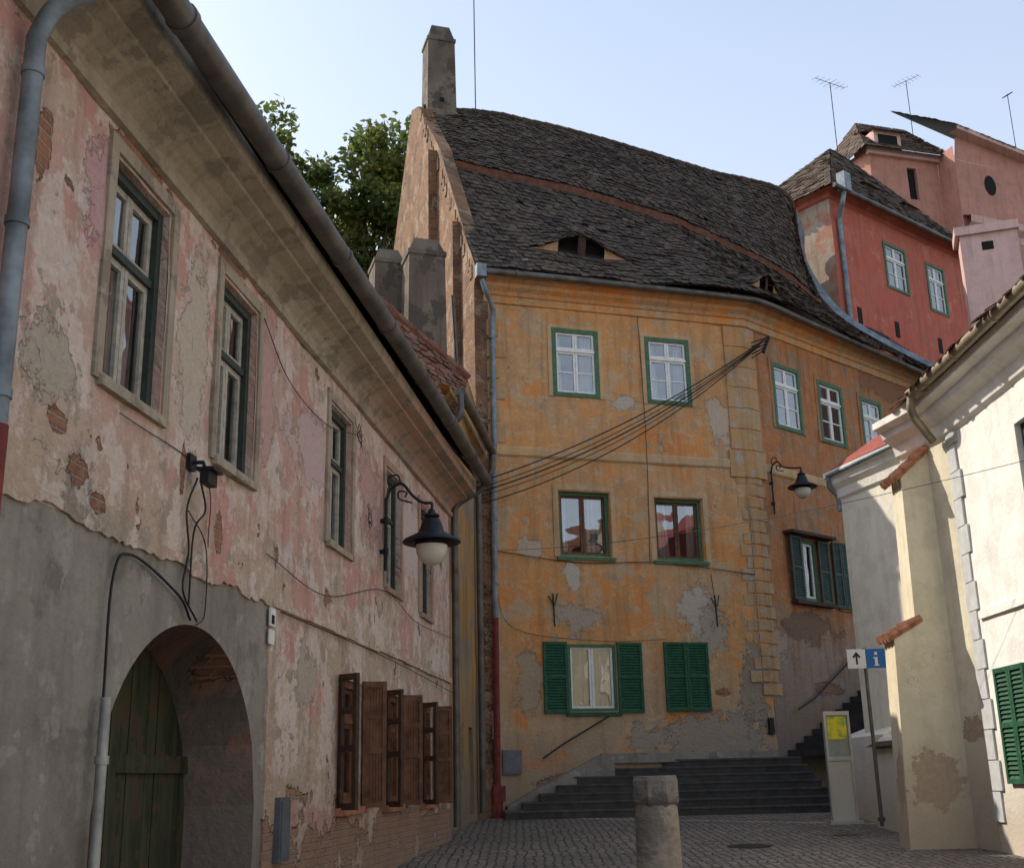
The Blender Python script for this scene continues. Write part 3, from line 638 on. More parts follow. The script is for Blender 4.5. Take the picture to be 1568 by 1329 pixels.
def roofP(u,v,force=False):
    if v<=1:
        p=curve(0,u)*(1-v)+curve(1,u)*v
        p=p+Vector((0,0,-.12*math.sin(math.pi*v)))
        vb=VB[0] if VB[0] is not None else v
        for (du,dv,wu,h) in DORM:
            if (force or vb>=dv-.016) and abs(u-du)<wu*2.2:
                x=(u-du)/wu; p=p+Vector((.08,-.3,.95))*h*math.exp(-x*x*1.6)*max(0,1-max(0,v-dv)/.30)**1.5
    else:
        t=v-1; p=curve(1,u)*(1-t)+curve(2,u)*t
    w=.08*mn.noise(Vector((u*1.3,v*2,0)))+.045*mn.noise(Vector((u*4,v*5,3)))
    return p+Vector((0,0,w))
def roofU(u,v):
    return roofP(u,max(1.0001,v))+Vector((.03,-.10,.15))
tiles("lower_roof_tiles",roofP,0,5.95,0,1,OH,mtile,th=.172)
tiles("upper_roof_tiles",roofU,0,4.9,1.0,2,OH,mtile,th=.172)
mb=MB(); S=60
for i in range(S):
    a,b=4.9*i/S,4.9*(i+1)/S
    mb.face([roofP(a,.985),roofP(b,.985),roofU(b,1.0)-Vector((0,0,.02)),roofU(a,1.0)-Vector((0,0,.02))])
mb.obj("roof_step_board",simple("reddish_step_board",(.15,.065,.04),.85,var=.35),OH)
mb=MB(); rp=[roofU(4.9*i/46,2)-Vector((0,0,.02)) for i in range(47)]
for a,b in zip(rp,rp[1:]): tube(mb,[a,b+(b-a)*.1],.11,8,r2=.09)
mb.obj("ridge_tiles",mtile,OH)
mb=MB()
for i in range(20):
    a,b=4.9*i/20,4.9*(i+1)/20; A_,B_=roofU(a,2),roofU(b,2); off=Vector((-1.76,5.7,-7.5)); mb.face([A_,B_,B_+off,A_+off])
mb.obj("rear_roof_slope",mtile,OH)
mdp=simple("dormer_plaster",(.40,.25,.14),.9)
for (du,dv,wu,h) in DORM:
    mb=MB(); S=40
    for i in range(S):
        a=du-wu*1.9+3.8*wu*i/S; b=du-wu*1.9+3.8*wu*(i+1)/S
        r=abs(((a+b)/2-du)/wu); mi=0 if .06<r<.55 else 1
        if r<=.06: mi=2
        VB[0]=-1; l0,l1=roofP(a,dv),roofP(b,dv); VB[0]=None
        h0,h1=roofP(a,dv,True),roofP(b,dv,True); bk=Vector((0,.06 if mi else .35,0))
        mb.face([l0+bk,l1+bk,h1+bk+Vector((0,0,.02)),h0+bk+Vector((0,0,.02))],None,mi)
    mb.obj("eyelid_dormer_front",[mdark,mdp,mdkbrown],OH)
mb=MB(); top=[(-.25,12.8),(1.0,14.55),(3.1,17.6),(3.2,17.8),(6.0,20.8),(6.9,21.2),(9.3,18.2),(12.5,14.5),(12.5,.3),(0,.3),(-.02,12.5)]
t0,t1=.26,-.06
FG.poly(mb,[(a,z,t0) for a,z in top]); FG.poly(mb,[(a,z,t1) for a,z in reversed(top)])
tt=top+[top[0]]
for (a,z),(b,w) in zip(tt,tt[1:]): mb.face([FG.p(a,z,t0),FG.p(b,w,t0),FG.p(b,w,t1),FG.p(a,z,t1)],[(a,z),(b,w),(b+.3,w+.1),(a+.3,z+.1)])
FG.box(mb,3.6,4.1,.3,18.0,.26,.5); FG.box(mb,1.2,1.7,.3,14.7,.26,.45)
for k in range(26):  # stepped, uneven parapet bricks along the verge
    t=k/26; a=.1+5.6*t; z=13.0+7.65*t+(.12 if .2<t<.6 else 0); FG.box(mb,a,a+.2,z-.25,z+U(.02,.10),t1-.01,t0+U(.0,.04))
mb.obj("gable_wall",mG,OH)
mb=MB(); FA.poly(mb,[(0,.3,-12.5),(12,.3,-12.5),(12,13,-12.5),(0,13,-12.5)]); mb.obj("rear_wall",mB,OH)
def chimney(name,parent,c,w,dp,z0,z1,zc,mat,ang):
    F=Fr((c[0],c[1]),(math.cos(ang),math.sin(ang))); mb=MB()
    rings=[(w/2*1.1,dp/2*1.1,z0),(w/2*1.08,dp/2*1.08,z0+(z1-z0)*.33),(w/2,dp/2,z0+(z1-z0)*.35),(w/2*.93,dp/2*.93,z1),(w/2*1.0,dp/2*1.0,z1+.02),(w/2*1.0,dp/2*1.0,z1+.12),(w/2*.9,dp/2*.9,z1+.14),(w/2*.62,dp/2*.62,zc),]
    for (a,b,z),(c_,d,w2) in zip(rings,rings[1:]):
        P=[(-a,-b),(a,-b),(a,b),(-a,b)]; Q=[(-c_,-d),(c_,-d),(c_,d),(-c_,d)]
        for k in range(4):
            k2=(k+1)%4; mb.face([F.p(P[k][0],z,P[k][1]),F.p(P[k2][0],z,P[k2][1]),F.p(Q[k2][0],w2,Q[k2][1]),F.p(Q[k][0],w2,Q[k][1])],[(k*.8,z),(k*.8+.8,z),(k*.8+.8,w2),(k*.8,w2)])
    a,b,z=rings[-1]; mb.face([F.p(-a,z,-b),F.p(a,z,-b),F.p(a,z,b),F.p(-a,z,b)])
    mb.obj(name,mat,parent)
    mb=MB(); F.box(mb,-.07,.07,z0+(z1-z0)*.42,z0+(z1-z0)*.42+.14,dp/2*.95,dp/2*1.02); mb.obj("soot_hole",mdark,parent)
chimney("chimney",OH,(-1.95,30.85),.88,.8,19.3,22.9,23.5,mchim,math.atan2(.293,.956))
mb=MB(); gpts=[FA.p(-.3,12.66,.5),FA.p(1.5,12.68,.5),FA.p(4,12.66,.52),FA.p(6.2,12.64,.52),FB.p(.3,12.62,.55),FB.p(2,12.60,.52),FB.p(5,12.54,.5),FB.p(8.5,12.44,.5),FB.p(11,12.4,.5)]
tube(mb,spl(gpts,6),.075,12)
for a in (.6,2.4,4.2,5.9): tube(mb,[FA.p(a,12.67,.51),FA.p(a+.06,12.67,.51)],.085,12)
mb.obj("roof_gutter",mgutter,OH,smooth=True)
mb=MB(); FA.box(mb,-.34,-.12,12.5,12.8,.4,.6); 
tube(mb,spl([FA.p(-.2,12.45,.5),FA.p(-.1,12.2,.45),FA.p(.12,11.9,.2),FA.p(.14,11.6,.12)],6)+[FA.p(.12,8.6,.12),FA.p(.1,8.45,.12)]+[FA.p(.08,4.9,.12)],.06,12)
for z in (11.2,9.9,8.4,7.0,5.6): tube(mb,[FA.p(.11,z,.12),FA.p(.11,z+.05,.12)],.072,12)
mb.obj("drainpipe",mpipe,OH)
mb=MB(); tube(mb,[FA.p(.08,4.9,.12),FA.p(.06,1.2,.12)],.065,12); tube(mb,[FA.p(.06,1.2,.12),FA.p(.05,.8,.14)],.1,12); FA.box(mb,-.04,.2,1.2,1.5,.03,.22)
mb.obj("drainpipe_base",mpipered,OH)
mb=MB(); tube(mb,[FA.p(-.35,6.5,.14),FA.p(-.38,.85,.18)],.045,10); tube(mb,[FA.p(-.55,3,.1),FA.p(-.55,.85,.1)],.03,8); mb.obj("side_conduits",mzinc,OH,smooth=True)
mb=MB(); FA.box(mb,.2,.6,1.72,2.2,0,.07); FA.box(mb,.23,.57,1.75,2.17,.07,.08); mb.obj("meter_box",simple("grey_meter_box_paint",(.13,.14,.15),.5,var=.2),OH)
mb=MB()
tube(mb,[FA.p(1.05,2.02,.1),FA.p(1.5,2.3,.1),FA.p(2.55,2.86,.1)],.018,6)
for a,z in ((1.15,2.08),(1.9,2.52),(2.5,2.84)): tube(mb,[FA.p(a,z,0),FA.p(a,z,.1)],.012,5)
for a,z in ((1.4,5.1),(5.25,5.15)):
    tube(mb,[FA.p(a,z+.35,.05),FA.p(a+.02,z-.35,.05)],.018,6); tube(mb,spl([FA.p(a-.1,z+.3,.05),FA.p(a,z+.1,.12),FA.p(a+.1,z+.35,.05)],4),.014,5)
tube(mb,[FB.p(.75,3.0,.12),FB.p(1.4,3.25,.12),FB.p(3.6,4.5,.12)],.02,6)
FA.box(mb,6.35,6.47,2.45,2.8,0,.08)
mb.obj("iron_handrails_and_ties",miron,OH)
mb=MB()
def cab2(pts,r=.008,n=6): tube(mb,spl(pts,n),r,5)
cab2([FA.p(.1,6.35,.04),FA.p(2,6.15,.04),FA.p(4,6.2,.04),FA.p(6.3,6.0,.05)],.010)
cab2([FA.p(3.75,12.2,.03),FA.p(3.78,9,.07),FA.p(3.72,6.2,.04)],.008)
cab2([FA.p(5.2,6.0,.03),FA.p(5.25,5.4,.04),FA.p(5.25,5.1,.04)],.008)
cab2([FA.p(.1,5.7,.04),FA.p(.5,4.7,.04),FA.p(2.5,4.45,.04),FA.p(4,4.5,.04)],.005)
mb.obj("facade_cables",mdkbrown,OH)
lantern("wall_street_lamp",FB,.55,7.5,8.55,.9,.95)
WR=root("overhead_wires"); mb=MB()
S0=Vector(FA.p(-.4,7.75,.35)); E0=Vector(FB.p(.25,11.75,.5))
for k in range(5):
    a=S0+Vector((0,0,-.12*k+U(-.03,.03))); b=E0+Vector((-.05*k,0,-.05*k)); pts=[]
    for i in range(21):
        t=i/20; pts.append(a.lerp(b,t)+Vector((0,-.5,-(.80+.09*k)))*(2*t*(1-t)))
    tube(mb,pts,(.015,.010,.016,.009,.013)[k],5)
mb.obj("wire_bundle",miron,WR)
mb=MB()
for k in range(5): 
    z=11.35+.1*k; tube(mb,[FB.p(.25,z,0),FB.p(.25+.06*(k-2),z+.05,.45)],.015,5); lathe(mb,FB.p(.25+.06*(k-2),z+.03,.45),[(0,.06),(.04,.04),(.05,0),(.03,-.05),(0,-.06)],8)
tube(mb,[FA.p(-.9,8.0,.3),FA.p(-.1,7.7,.3)],.03,6)
for k in range(4): tube(mb,[FA.p(-.7+.15*k,7.85,.3),FA.p(-.7+.15*k,8.1,.3)],.02,6)
mb.obj("wire_brackets",miron,WR)
mb=MB(); pts=[Vector((-.3,24.7,6.3)).lerp(Vector((6.1,12.5,4.95)),i/20)+Vector((0,0,-1.0*(i/20)*(1-i/20))) for i in range(21)]
tube(mb,pts,.004,4); mb.obj("thin_wire",miron,WR)

# ================================================================= STAIRS
mstep=M("dark_basalt_steps",.6,.4); s1=mstep.noise(3,4,.7); mstep.height(s1,1); mstep=mstep.done(mstep.mix(mstep.mr(s1,.35,.65),(.026,.025,.025),(.06,.057,.053)),bump=.4,dist=.01)
mtread=simple("worn_step_treads",(.085,.08,.074),.7,var=.35)
ST=root("stone_stairs"); mb=MB(); FS=Fr((-.3,23.85),(1,.02))
n=7; h=.155; td=.36
for k in range(n):
    z0=.87+h*k; FS.box(mb,.0+.36*k,6.6-.04*k,z0+(.003 if k else -.1),z0+h-.035,-8,-td*k-.02)
    FS.box(mb,.0+.36*k-.01,6.61-.04*k,z0+h-.035,z0+h,-8,-td*k,1)
mb.obj("lower_flight",[mstep,mtread],ST)
mb=MB()
zt=.87+h*n
for k in range(18):
    a=.35+.34*k; z0=zt+h*k
    FB.box(mb,a,a+8,z0+.002,z0+h,.0,2.6-.01*k)
mb.obj("upper_flight",mstep,ST)
mb=MB()
FA.poly(mb,[(a,z,.18) for a,z in [(.25,.8),(2.6,.8),(2.6,2.1),(2.35,2.08),(.9,1.42),(.25,1.1)]])
mb.face([FA.p(.25,1.1,.18),FA.p(.9,1.42,.18),FA.p(.9,1.42,0),FA.p(.25,1.1,0)]); mb.face([FA.p(.9,1.42,.18),FA.p(2.35,2.08,.18),FA.p(2.35,2.08,0),FA.p(.9,1.42,0)])
mb.face([FA.p(.25,.8,.18),FA.p(.25,1.1,.18),FA.p(.25,1.1,0),FA.p(.25,.8,0)])
FA.box(mb,2.35,6.5,1.9,2.1,-.01,.1)
mb.obj("stair_cheek",mLg,ST)

# ================================================================= narrow house in the alley
NH=root("narrow_ochre_house"); P0=(-1.32,20.1); FN=Fr(P0,(.55,4.75))
wall(FN,0,4.78,.3,8.3,[(1.2,1.9,4.9,6.3),(3.1,3.7,1.0,2.6)],.25,mN,"alley_wall",NH,seed=9,amp=.04)
mb=MB(); FN.poly(mb,[(1.2,4.9,-.22),(1.9,4.9,-.22),(1.9,6.3,-.22),(1.2,6.3,-.22)]); FN.poly(mb,[(3.1,1,-.22),(3.7,1,-.22),(3.7,2.6,-.22),(3.1,2.6,-.22)]); mb.obj("dark_openings",mdark,NH)
mb=MB(); sweep(mb,[FN.p(0,0)[:2],FN.p(4.78,0)[:2]],[(0,8.0),(.08,8.05),(.08,8.2),(.22,8.35),(.22,8.45),(0,8.5)])
FN.poly(mb,[(0,.3,0),(0,8.3,0),(0,9.6,-4),(0,.3,-4)]); FN.poly(mb,[(4.78,.3,0),(4.78,9.2,0),(4.78,12,-3.4),(4.78,.3,-3.4)])
mb.obj("cornice_and_end_walls",mN,NH)
q0,q1,q2,q3=(-4.8,20.5,8.9),(-1.0,20.3,7.9),(-.88,22.6,9.45),(-3.3,22.6,11.75)
tiles("roof_tiles",bil(q0,q1,q2,q3),0,1,0,1,NH,mtile3,tw=.2,th=.19)
mb=MB(); mb.face([q2,q3,(-3.3,26,11.75),(-.75,25,9.45)]); mb.face([(-.88,22.6,9.4),(-1.0,20.3,7.85),(-1.2,20.4,7.5),(-.75,25,8.2),(-.75,25,9.4)]); mb.obj("rear_roof_and_gable",mN,NH)
mb=MB()
for k in range(12):
    t=k/12; a=Vector(q3).lerp(Vector(q2),t); b=Vector(q3).lerp(Vector(q2),(k+1.1)/12); tube(mb,[a+Vector((0,0,.05)),b+Vector((0,0,.03))],.09,8,r2=.075)
mb.obj("verge_tiles",mtile3,NH)
mb=MB(); tube(mb,spl([FN.p(.1,8.35,.4),FN.p(2,8.38,.4),FN.p(4.3,8.35,.4)],4),.09,12)
tube(mb,spl([FN.p(0.1,8.3,.4),FN.p(.1,7.9,.38),FN.p(.1,7.6,.12),FN.p(.1,7.2,.1)],5)+[FN.p(.1,1,.1)],.06,10)
tube(mb,spl([FN.p(4.2,8.3,.4),FN.p(4.2,7.9,.38),FN.p(4.2,7.6,.12),FN.p(4.2,7.2,.1)],5)+[FN.p(4.2,1,.1)],.07,10)
mb.obj("gutter_and_pipes",mgutter,NH,smooth=True)
chimney("chimney_stack",NH,(-1.85,23.6),.85,.8,8.5,12.5,12.95,mchim,.3)
chimney("chimney_stack",NH,(-2.75,24.4),.7,.8,9.5,12.7,13.1,mchim,.3)
mb=MB(); tube(mb,[(-1.25,24.3,12.0),(-1.15,24.3,9.9),(-1.0,24.2,8.9)],.045,8); mb.obj("vent_pipe",mgutter,NH)

# ================================================================= RED HOUSE
RH=root("red_house"); K0=(10.46,34.5); FR=Fr(K0,(.77,.64)); W_=8.6; D_=5.0
rw=[(2.85,4.15,17.1,18.75),(5.4,6.55,16.9,18.7)]
wall(FR,0,W_,8,19.75,[w+(.12,) for w in rw],.12,mred,"front_wall",RH,step=.8)
for w in rw: window(FR,*w,.05,RH,mgreenf,mwhite,proud=.03,rows=2,transom=.3,ow=.08,curtain=False)
mb=MB()
for a in (.9,3.0,5.6): FR.box(mb,a,a+.22,15.35,15.9,0,.02)
mb.obj("vents",mdark,RH)
FRs=Fr(K0,(-.64,.77),flip=True)
wall(FRs,0,D_,8,19.75,[],.1,mredside,"side_wall",RH,step=.8)
mb=MB(); FR.poly(mb,[(W_,8,0),(W_,8,-D_),(W_,19.75,-D_),(W_,19.75,0)]); FR.poly(mb,[(0,8,-D_),(W_,8,-D_),(W_,19.75,-D_),(0,19.75,-D_)]); mb.obj("rear_walls",mred,RH)
mb=MB(); sweep(mb,[FRs.p(D_,0)[:2],K0,FR.p(W_,0)[:2]],[(0,19.45),(.08,19.5),(.1,19.65),(.25,19.75),(.25,19.85),(0,19.85)]); mb.obj("eaves_cornice",mred,RH)
ap=Vector(FR.p(4.2,23.9,-2.5)); e0=Vector(FR.p(-.4,19.7,.4)); e1=Vector(FR.p(W_+.3,19.7,.4)); e2=Vector(FR.p(W_+.3,19.7,-D_-.3)); e3=Vector(FR.p(-.4,19.7,-D_-.3)); ap2=ap+Vector((.77,.64,0))*.6
tiles("front_roof_tiles",bil(e0,e1,ap2,ap),0,1,0,1,RH,mtile2,tw=.26,th=.24)
tiles("hip_roof_tiles",bil(e3,e0,ap,ap+Vector((0,0.01,0))),0,1,0,1,RH,mtile2,tw=.26,th=.24)
mb=MB(); mb.face([e1,e2,ap2]); mb.face([e2,e3,ap,ap2]); mb.obj("rear_roof",mtile2,RH)
for a in (3.4,5.9):
    mb=MB(); z=20.9; FR.box(mb,a-.35,a+.35,z-.2,z+.35,-1.5,-.55); FR.poly(mb,[(a-.5,z+.32,-.45),(a+.5,z+.32,-.45),(a+.4,z+.75,-1.7),(a-.4,z+.75,-1.7)]); FR.box(mb,a-.22,a+.22,z-.05,z+.25,-.55,-.54,1)
    mb.obj("roof_dormer",[mtile2,mdark],RH)
mb=MB(); tube(mb,spl([FR.p(-.4,19.62,.5),FR.p(4,19.62,.5),FR.p(W_,19.6,.5)],4),.08,10); mb.obj("roof_gutter",mgutter,RH,smooth=True)
mb=MB(); FR.box(mb,.0,.35,19.55,20.2,.35,.65); tube(mb,spl([FR.p(.15,19.6,.5),FR.p(.12,19.2,.4),FR.p(.3,18.8,.12),FR.p(.3,18.4,.1)],5)+[FR.p(.3,14.5,.1)],.08,10)
mb.obj("drainpipe",mpipe,RH)
mb=MB()
vp=[roofP(3.95,1.98)+Vector((0,0,.2)),roofP(4.5,1.98)+Vector((.1,0,.15)),roofP(4.9,1.9)+Vector((0,0,.1)),roofP(5.2,1.0)+Vector((0,0,.08)),roofP(5.4,.5)+Vector((0,-.0,.08)),roofP(5.6,.05)+Vector((0,0,.08))]
vp=spl(vp,4)
for a,b in zip(vp,vp[1:]): o=Vector((.25,.08,.08)); mb.face([a,b,b+o,a+o])
mb.obj("lead_flashing",mpipe,OH)

# ================================================================= FAR PINK HOUSE
PH=root("far_pink_house"); FP=Fr((16.6,48),(.96,.28)); FPs=Fr((16.6,48),(-.5,.86),flip=True)
wall(FP,0,3.6,10,28.9,[(1.9,2.4,26.6,28.2)],.2,mpink,"tower_front",PH,step=2)
mb=MB(); FP.poly(mb,[(1.9,26.6,-.18),(2.4,26.6,-.18),(2.4,28.2,-.18),(1.9,28.2,-.18)]); FP.box(mb,-.1,3.7,25.0,25.2,0,.12,1); FP.box(mb,-.15,3.75,28.6,28.95,0,.2,1); mb.obj("trim",[mdark,mpale],PH)
wall(FPs,0,6,10,28.9,[],.2,mpink,"tower_side",PH,step=2)
FQ=Fr(FP.p(3.6,0,1.2)[:2],(.92,.38)) 
wall(FQ,0,14,10,28.2,[],.2,mpink,"wing_front",PH,step=2)
mb=MB(); 
FP.poly(mb,[(3.6,10,0),(3.6,10,1.2),(3.6,28.9,1.2),(3.6,28.9,0)])
for k in range(24):
    t=2*math.pi*k/24; t2=2*math.pi*(k+1)/24
    FQ.poly(mb,[(1.9,27.2,.03),(1.9+.33*math.cos(t),27.2+.5*math.sin(t),.03),(1.9+.33*math.cos(t2),27.2+.5*math.sin(t2),.03)],1)
sweep(mb,[FQ.p(0,0)[:2],FQ.p(14,0)[:2]],[(0,24.3),(.1,24.4),(.15,24.7),(.45,24.9),(.5,25.2),(0,25.4)],2)
FQ.poly(mb,[(0,28.2,0),(14,28.2,0),(14,27.4,0),(.2,29.4,0)])
for (a,z,b,w) in ((-.1,29.5,8,28.2),): FQ.poly(mb,[(a,z,.5),(b,w,.5),(b,w+.22,.52),(a,z+.22,.52)],2); FQ.poly(mb,[(a,z,0),(b,w,0),(b,w,.5),(a,z,.5)],2)
mb.obj("wing_details",[mpink,mdark,mpale],PH)
q=[Vector(FP.p(-.5,28.8,.5)),Vector(FP.p(4.2,28.8,.5)),Vector(FP.p(4.2,28.8,-6)),Vector(FP.p(-.5,28.8,-6))]
a1=Vector(FP.p(1.2,31.9,-2.5)); a2=Vector(FP.p(3.9,31.9,-2.5))
tiles("tower_roof_tiles",bil(q[0],q[1],a2,a1),0,1,0,1,PH,mtile2,tw=.3,th=.3); tiles("tower_hip_tiles",bil(q[3],q[0],a1,a1+Vector((0,.02,0))),0,1,0,1,PH,mtile2,tw=.3,th=.3)
tiles("wing_roof_tiles",bil(FQ.p(-.3,29.7,.5),FQ.p(9,28.2,.5),FQ.p(9,30.4,-3.0),FQ.p(-.6,32.3,-3.0)),0,1,0,1,PH,mtile2,tw=.3,th=.3)
mb=MB(); FP.box(mb,.3,1.7,28.9,29.9,-1.6,.1); FP.box(mb,.5,1.5,29.1,29.7,.1,.12,1); FP.poly(mb,[(.1,29.8,.35),(1.9,29.8,.35),(1.7,30.6,-1.6),(.3,30.6,-1.6)],2); mb.obj("dormer",[mpale,mdark,mtile2],PH)
PC=root("pale_pink_chimney_wall"); FC=Fr((12.6,30),(.95,-.3)); mb=MB()
FC.poly(mb,[(0,8,0),(1.5,8,0),(1.5,16,0),(0,15.9,0)]); FC.box(mb,-.12,1.55,15.85,16.1,-.9,.1); FC.box(mb,0.002,1.498,8,15.85,-.8,-.002)
FC.box(mb,.55,.85,15.35,15.6,0,.01,1); mb.obj("chimney_block",[mpale,mdark],PC)

# ================================================================= RIGHT HOUSE
RT=root("white_corner_house"); FRt=Fr((6.15,16),(.005,-1))
rwin=[(2.15,3.1,4.3,5.65),(5.5,6.5,4.3,5.65)]
wall(FRt,0,18,-.3,6.6,[w+(.2,) for w in rwin]+[(.65,1.5,1.45,2.8,.1)],.2,mRw,"side_wall",RT,amp=.015,seed=11)
for w in rwin: window(FRt,*w,.15,RT,mdkgreen,mwhite,ow=.07)
shutter(FRt,.62,1.08,1.42,2.83,.02,RT,mgreen); shutter(FRt,1.085,1.53,1.42,2.83,.02,RT,mgreen)
mb=MB(); FRt.box(mb,.36,18,3.5,3.60,0,.04); mb.obj("string_course",mRw,RT)
mb=MB(); z=.95; k=0
while z<6.0:
    FRt.box(mb,-.012,.36 if k%2 else .28,z,z+.372,-.02,.03); z+=.385; k+=1
mb.obj("quoins",mRq,RT)
FW=Fr((5.85,17.2),(.3,-1.2)); L_=math.hypot(.3,1.2)
wall(FW,0,L_,.3,6.6,[],.1,mR,"rounded_bay_wall",RT,amp=.01,seed=12)
mb=MB(); sweep(mb,[(5.85,17.2),(6.15,16),(6.24,-2)],[(0,6.1),(.06,6.15),(.1,6.3),(.25,6.4),(.28,6.5),(.4,6.55),(.4,6.65),(0,6.7)]); mb.obj("eaves_cornice",mRw,RT)
mtan=simple("tan_gutter",(.28,.23,.155),.5,metal=.3,var=.3)
mb=MB(); tube(mb,spl([(5.66,15.9,6.72),(5.68,14,6.70),(5.7,8,6.72),(5.7,-2,6.75)],6),.075,12)
y=15.5
while y>5: tube(mb,[(5.68,y,6.70),(5.68,y-.05,6.70)],.086,12); y-=1.3
mb.obj("roof_gutter",mtan,RT,smooth=True)
mb=MB(); tube(mb,spl([(5.66,15.85,6.68),(5.66,15.9,6.45),(5.85,16.05,6.25),(6.0,16.15,6.1)],5),.06,10); mb.obj("gutter_elbow",mtan,RT,smooth=True)
tiles("roof_tiles",bil((5.62,16.6,6.72),(5.7,-2,6.78),(10.5,-2,10.0),(10.5,17.2,10.0)),0,1,0,1,RT,mtile3,tw=.22,th=.3)
mb=MB(); mb.face([(5.62,17.2,6.6),(10.5,17.2,9.95),(15,17.2,6.6)]); mb.face([(5.85,17.2,.3),(15,17.2,.3),(15,17.2,6.6),(5.85,17.2,6.6)])
mb.face([(10.5,17.2,9.95),(10.5,-2,9.95),(15.5,-2,6.5),(15.5,17.2,6.5)]); mb.obj("gable_end",mR,RT)
def prism(mb,pts,y0,y1,mi=0):
    n=len(pts); P=[(x,y0,z) for x,z in pts]; Q=[(x,y1,z) for x,z in pts]
    mb.face(P,[(x,z) for x,z in pts],mi); mb.face(list(reversed(Q)),[(x,z) for x,z in reversed(pts)],mi)
    for k in range(n):
        k2=(k+1)%n; mb.face([P[k],Q[k],Q[k2],P[k2]],[(pts[k][0],pts[k][1]),(pts[k][0]+1,pts[k][1]),(pts[k2][0]+1,pts[k2][1]),(pts[k2][0],pts[k2][1])],mi)
mb=MB(); prism(mb,[(6.3,.5),(5.14,.5),(5.24,3.4),(5.56,3.58),(5.60,5.72),(6.3,6.3)],16.5,16.95)
mb.obj("buttress",mR,RT)
def cap(p0,p1,y0,y1,n=4):
    mb=MB(); w=(y1-y0)/n
    for k in range(n):
        y=y0+w*(k+.5); a=Vector((p0[0],y,p0[1])); b=Vector((p1[0],y,p1[1])); m=max(3,int((b-a).length/.2))
        for j in range(m): 
            s=a.lerp(b,j/m); e_=a.lerp(b,(j+1.15)/m); tube(mb,[s+Vector((0,0,.02)),e_],w*.52,6,r2=w*.42)
    mb.obj("terracotta_buttress_cap",mterra,RT)
cap((5.46,5.62),(6.25,6.28),16.44,17.0); cap((5.14,3.36),(5.62,3.63),16.44,17.0)
LW=root("low_cream_wing"); FLw=Fr((6.27,22.0),(1.08,-3.4)); LL=math.hypot(1.08,3.4)
wall(FLw,0,LL,.3,7.0,[],.1,mWing,"side_wall",LW,amp=.015,seed=14)
mb=MB(); mb.face([(6.27,22.0,.3),(9.5,23.5,.3),(9.5,23.5,7),(6.27,22.0,7)]); mb.obj("end_wall",mWing,LW)
mb=MB(); sweep(mb,[(9.5,23.5),(6.27,22.0),(7.35,18.6)],[(0,6.6),(.05,6.65),(.07,6.8),(.15,6.9),(.17,7.0),(.22,7.05),(.22,7.15),(0,7.2)]); mb.obj("eaves_cornice",mRw,LW)
mb=MB(); mb.face([(6.07,22.15,7.18),(7.15,18.4,7.18),(9.0,18.4,8.9),(9.0,22.5,9.0)]); mb.face([(6.07,22.15,7.18),(9.0,22.5,9.0),(11,24,7.18)]); tube(mb,[(7.05,18.6,7.3),(9.0,18.6,8.95)],.05,6)
mb.obj("red_metal_roof",simple("red_roof_metal",(.28,.06,.04),.5,metal=.1),LW)
mb=MB(); tube(mb,[(7.1,18.5,7.1),(6.05,22.0,7.07)],.045,10); tube(mb,spl([(6.06,21.95,7.05),(6.08,22.0,6.85),(6.22,22.05,6.7),(6.24,22.03,6.4)],5),.045,10); mb.obj("gutter",mpipe,LW,smooth=True)
mb=MB(); prism(mb,[(6.9,.5),(5.80,.5),(5.85,1.95),(6.0,2.15),(6.9,2.3)],18.5,20.2); prism(mb,[(6.9,.5),(6.05,.5),(6.05,2.2),(6.9,2.5)],20.2,23.2); mb.obj("stair_parapet",mRw,LW)
mb=MB(); mb.face([(5.74,18.45,1.99),(5.74,20.25,1.99),(6.45,20.25,2.3),(6.45,18.45,2.3)]); mb.obj("parapet_coping",mdkbrown,LW)

# ================================================================= STREET FURNITURE
mst=plaster("weathered_stone",(.30,.25,.20),(.38,.32,.25),cracks=0,bump=.9,patches=[((.2,.175,.15),3,.52,.08,3)],streak=.3,fine_k=.6)
BO=root("stone_bollard"); mb=MB(); bx,by,bz=.89,8.1,gz(8.1)
lathe(mb,(bx,by,bz),[(.150,-.1),(.152,.5),(.143,1.02),(.138,1.13)],28); mb.obj("shaft",mst,BO,smooth=True)
mb=MB(); ang0=.35
def ring(r,z,k=8): return [(bx+r*math.cos(ang0+2*math.pi*i/k)+U(-.003,.003),by+r*math.sin(ang0+2*math.pi*i/k),bz+z+U(-.004,.004)) for i in range(k)]
rs=[ring(.14,1.12),ring(.155,1.15),ring(.160,1.18),ring(.158,1.28),ring(.145,1.31)]
for a,b in zip(rs,rs[1:]):
    for k in range(8): mb.face([a[k],a[(k+1)%8],b[(k+1)%8],b[k]])
mb.face(rs[-1]); mb.obj("cap",plaster("dark_cap_stone",(.2,.17,.14),(.28,.245,.21),cracks=0,bump=1.,patches=[((.12,.11,.10),5,.5,.08,3)],fine_k=.6),BO)
SG=root("direction_sign"); mb=MB(); tube(mb,[(5.54,19.04,.8),(5.54,19.04,3.5)],.03,12); tube(mb,[(5.54,19.04,.87),(5.54,19.04,.93)],.06,12); mb.obj("post",simple("grey_post",(.13,.12,.11),.5,metal=.3),SG,smooth=True)
mblue=simple("sign_blue",(.02,.14,.45),.4,var=.03,bump=0); mwh=simple("sign_white",(.75,.75,.75),.4,var=.03,bump=0); mbk=simple("sign_black",(.02,.02,.02),.5,var=.03,bump=0)
FX=Fr((5.25,19.0),(1,-.03)); mb=MB()
FX.box(mb,0,.29,3.18,3.48,0,.02,0); FX.box(mb,.3,.6,3.18,3.48,0,.02,1)
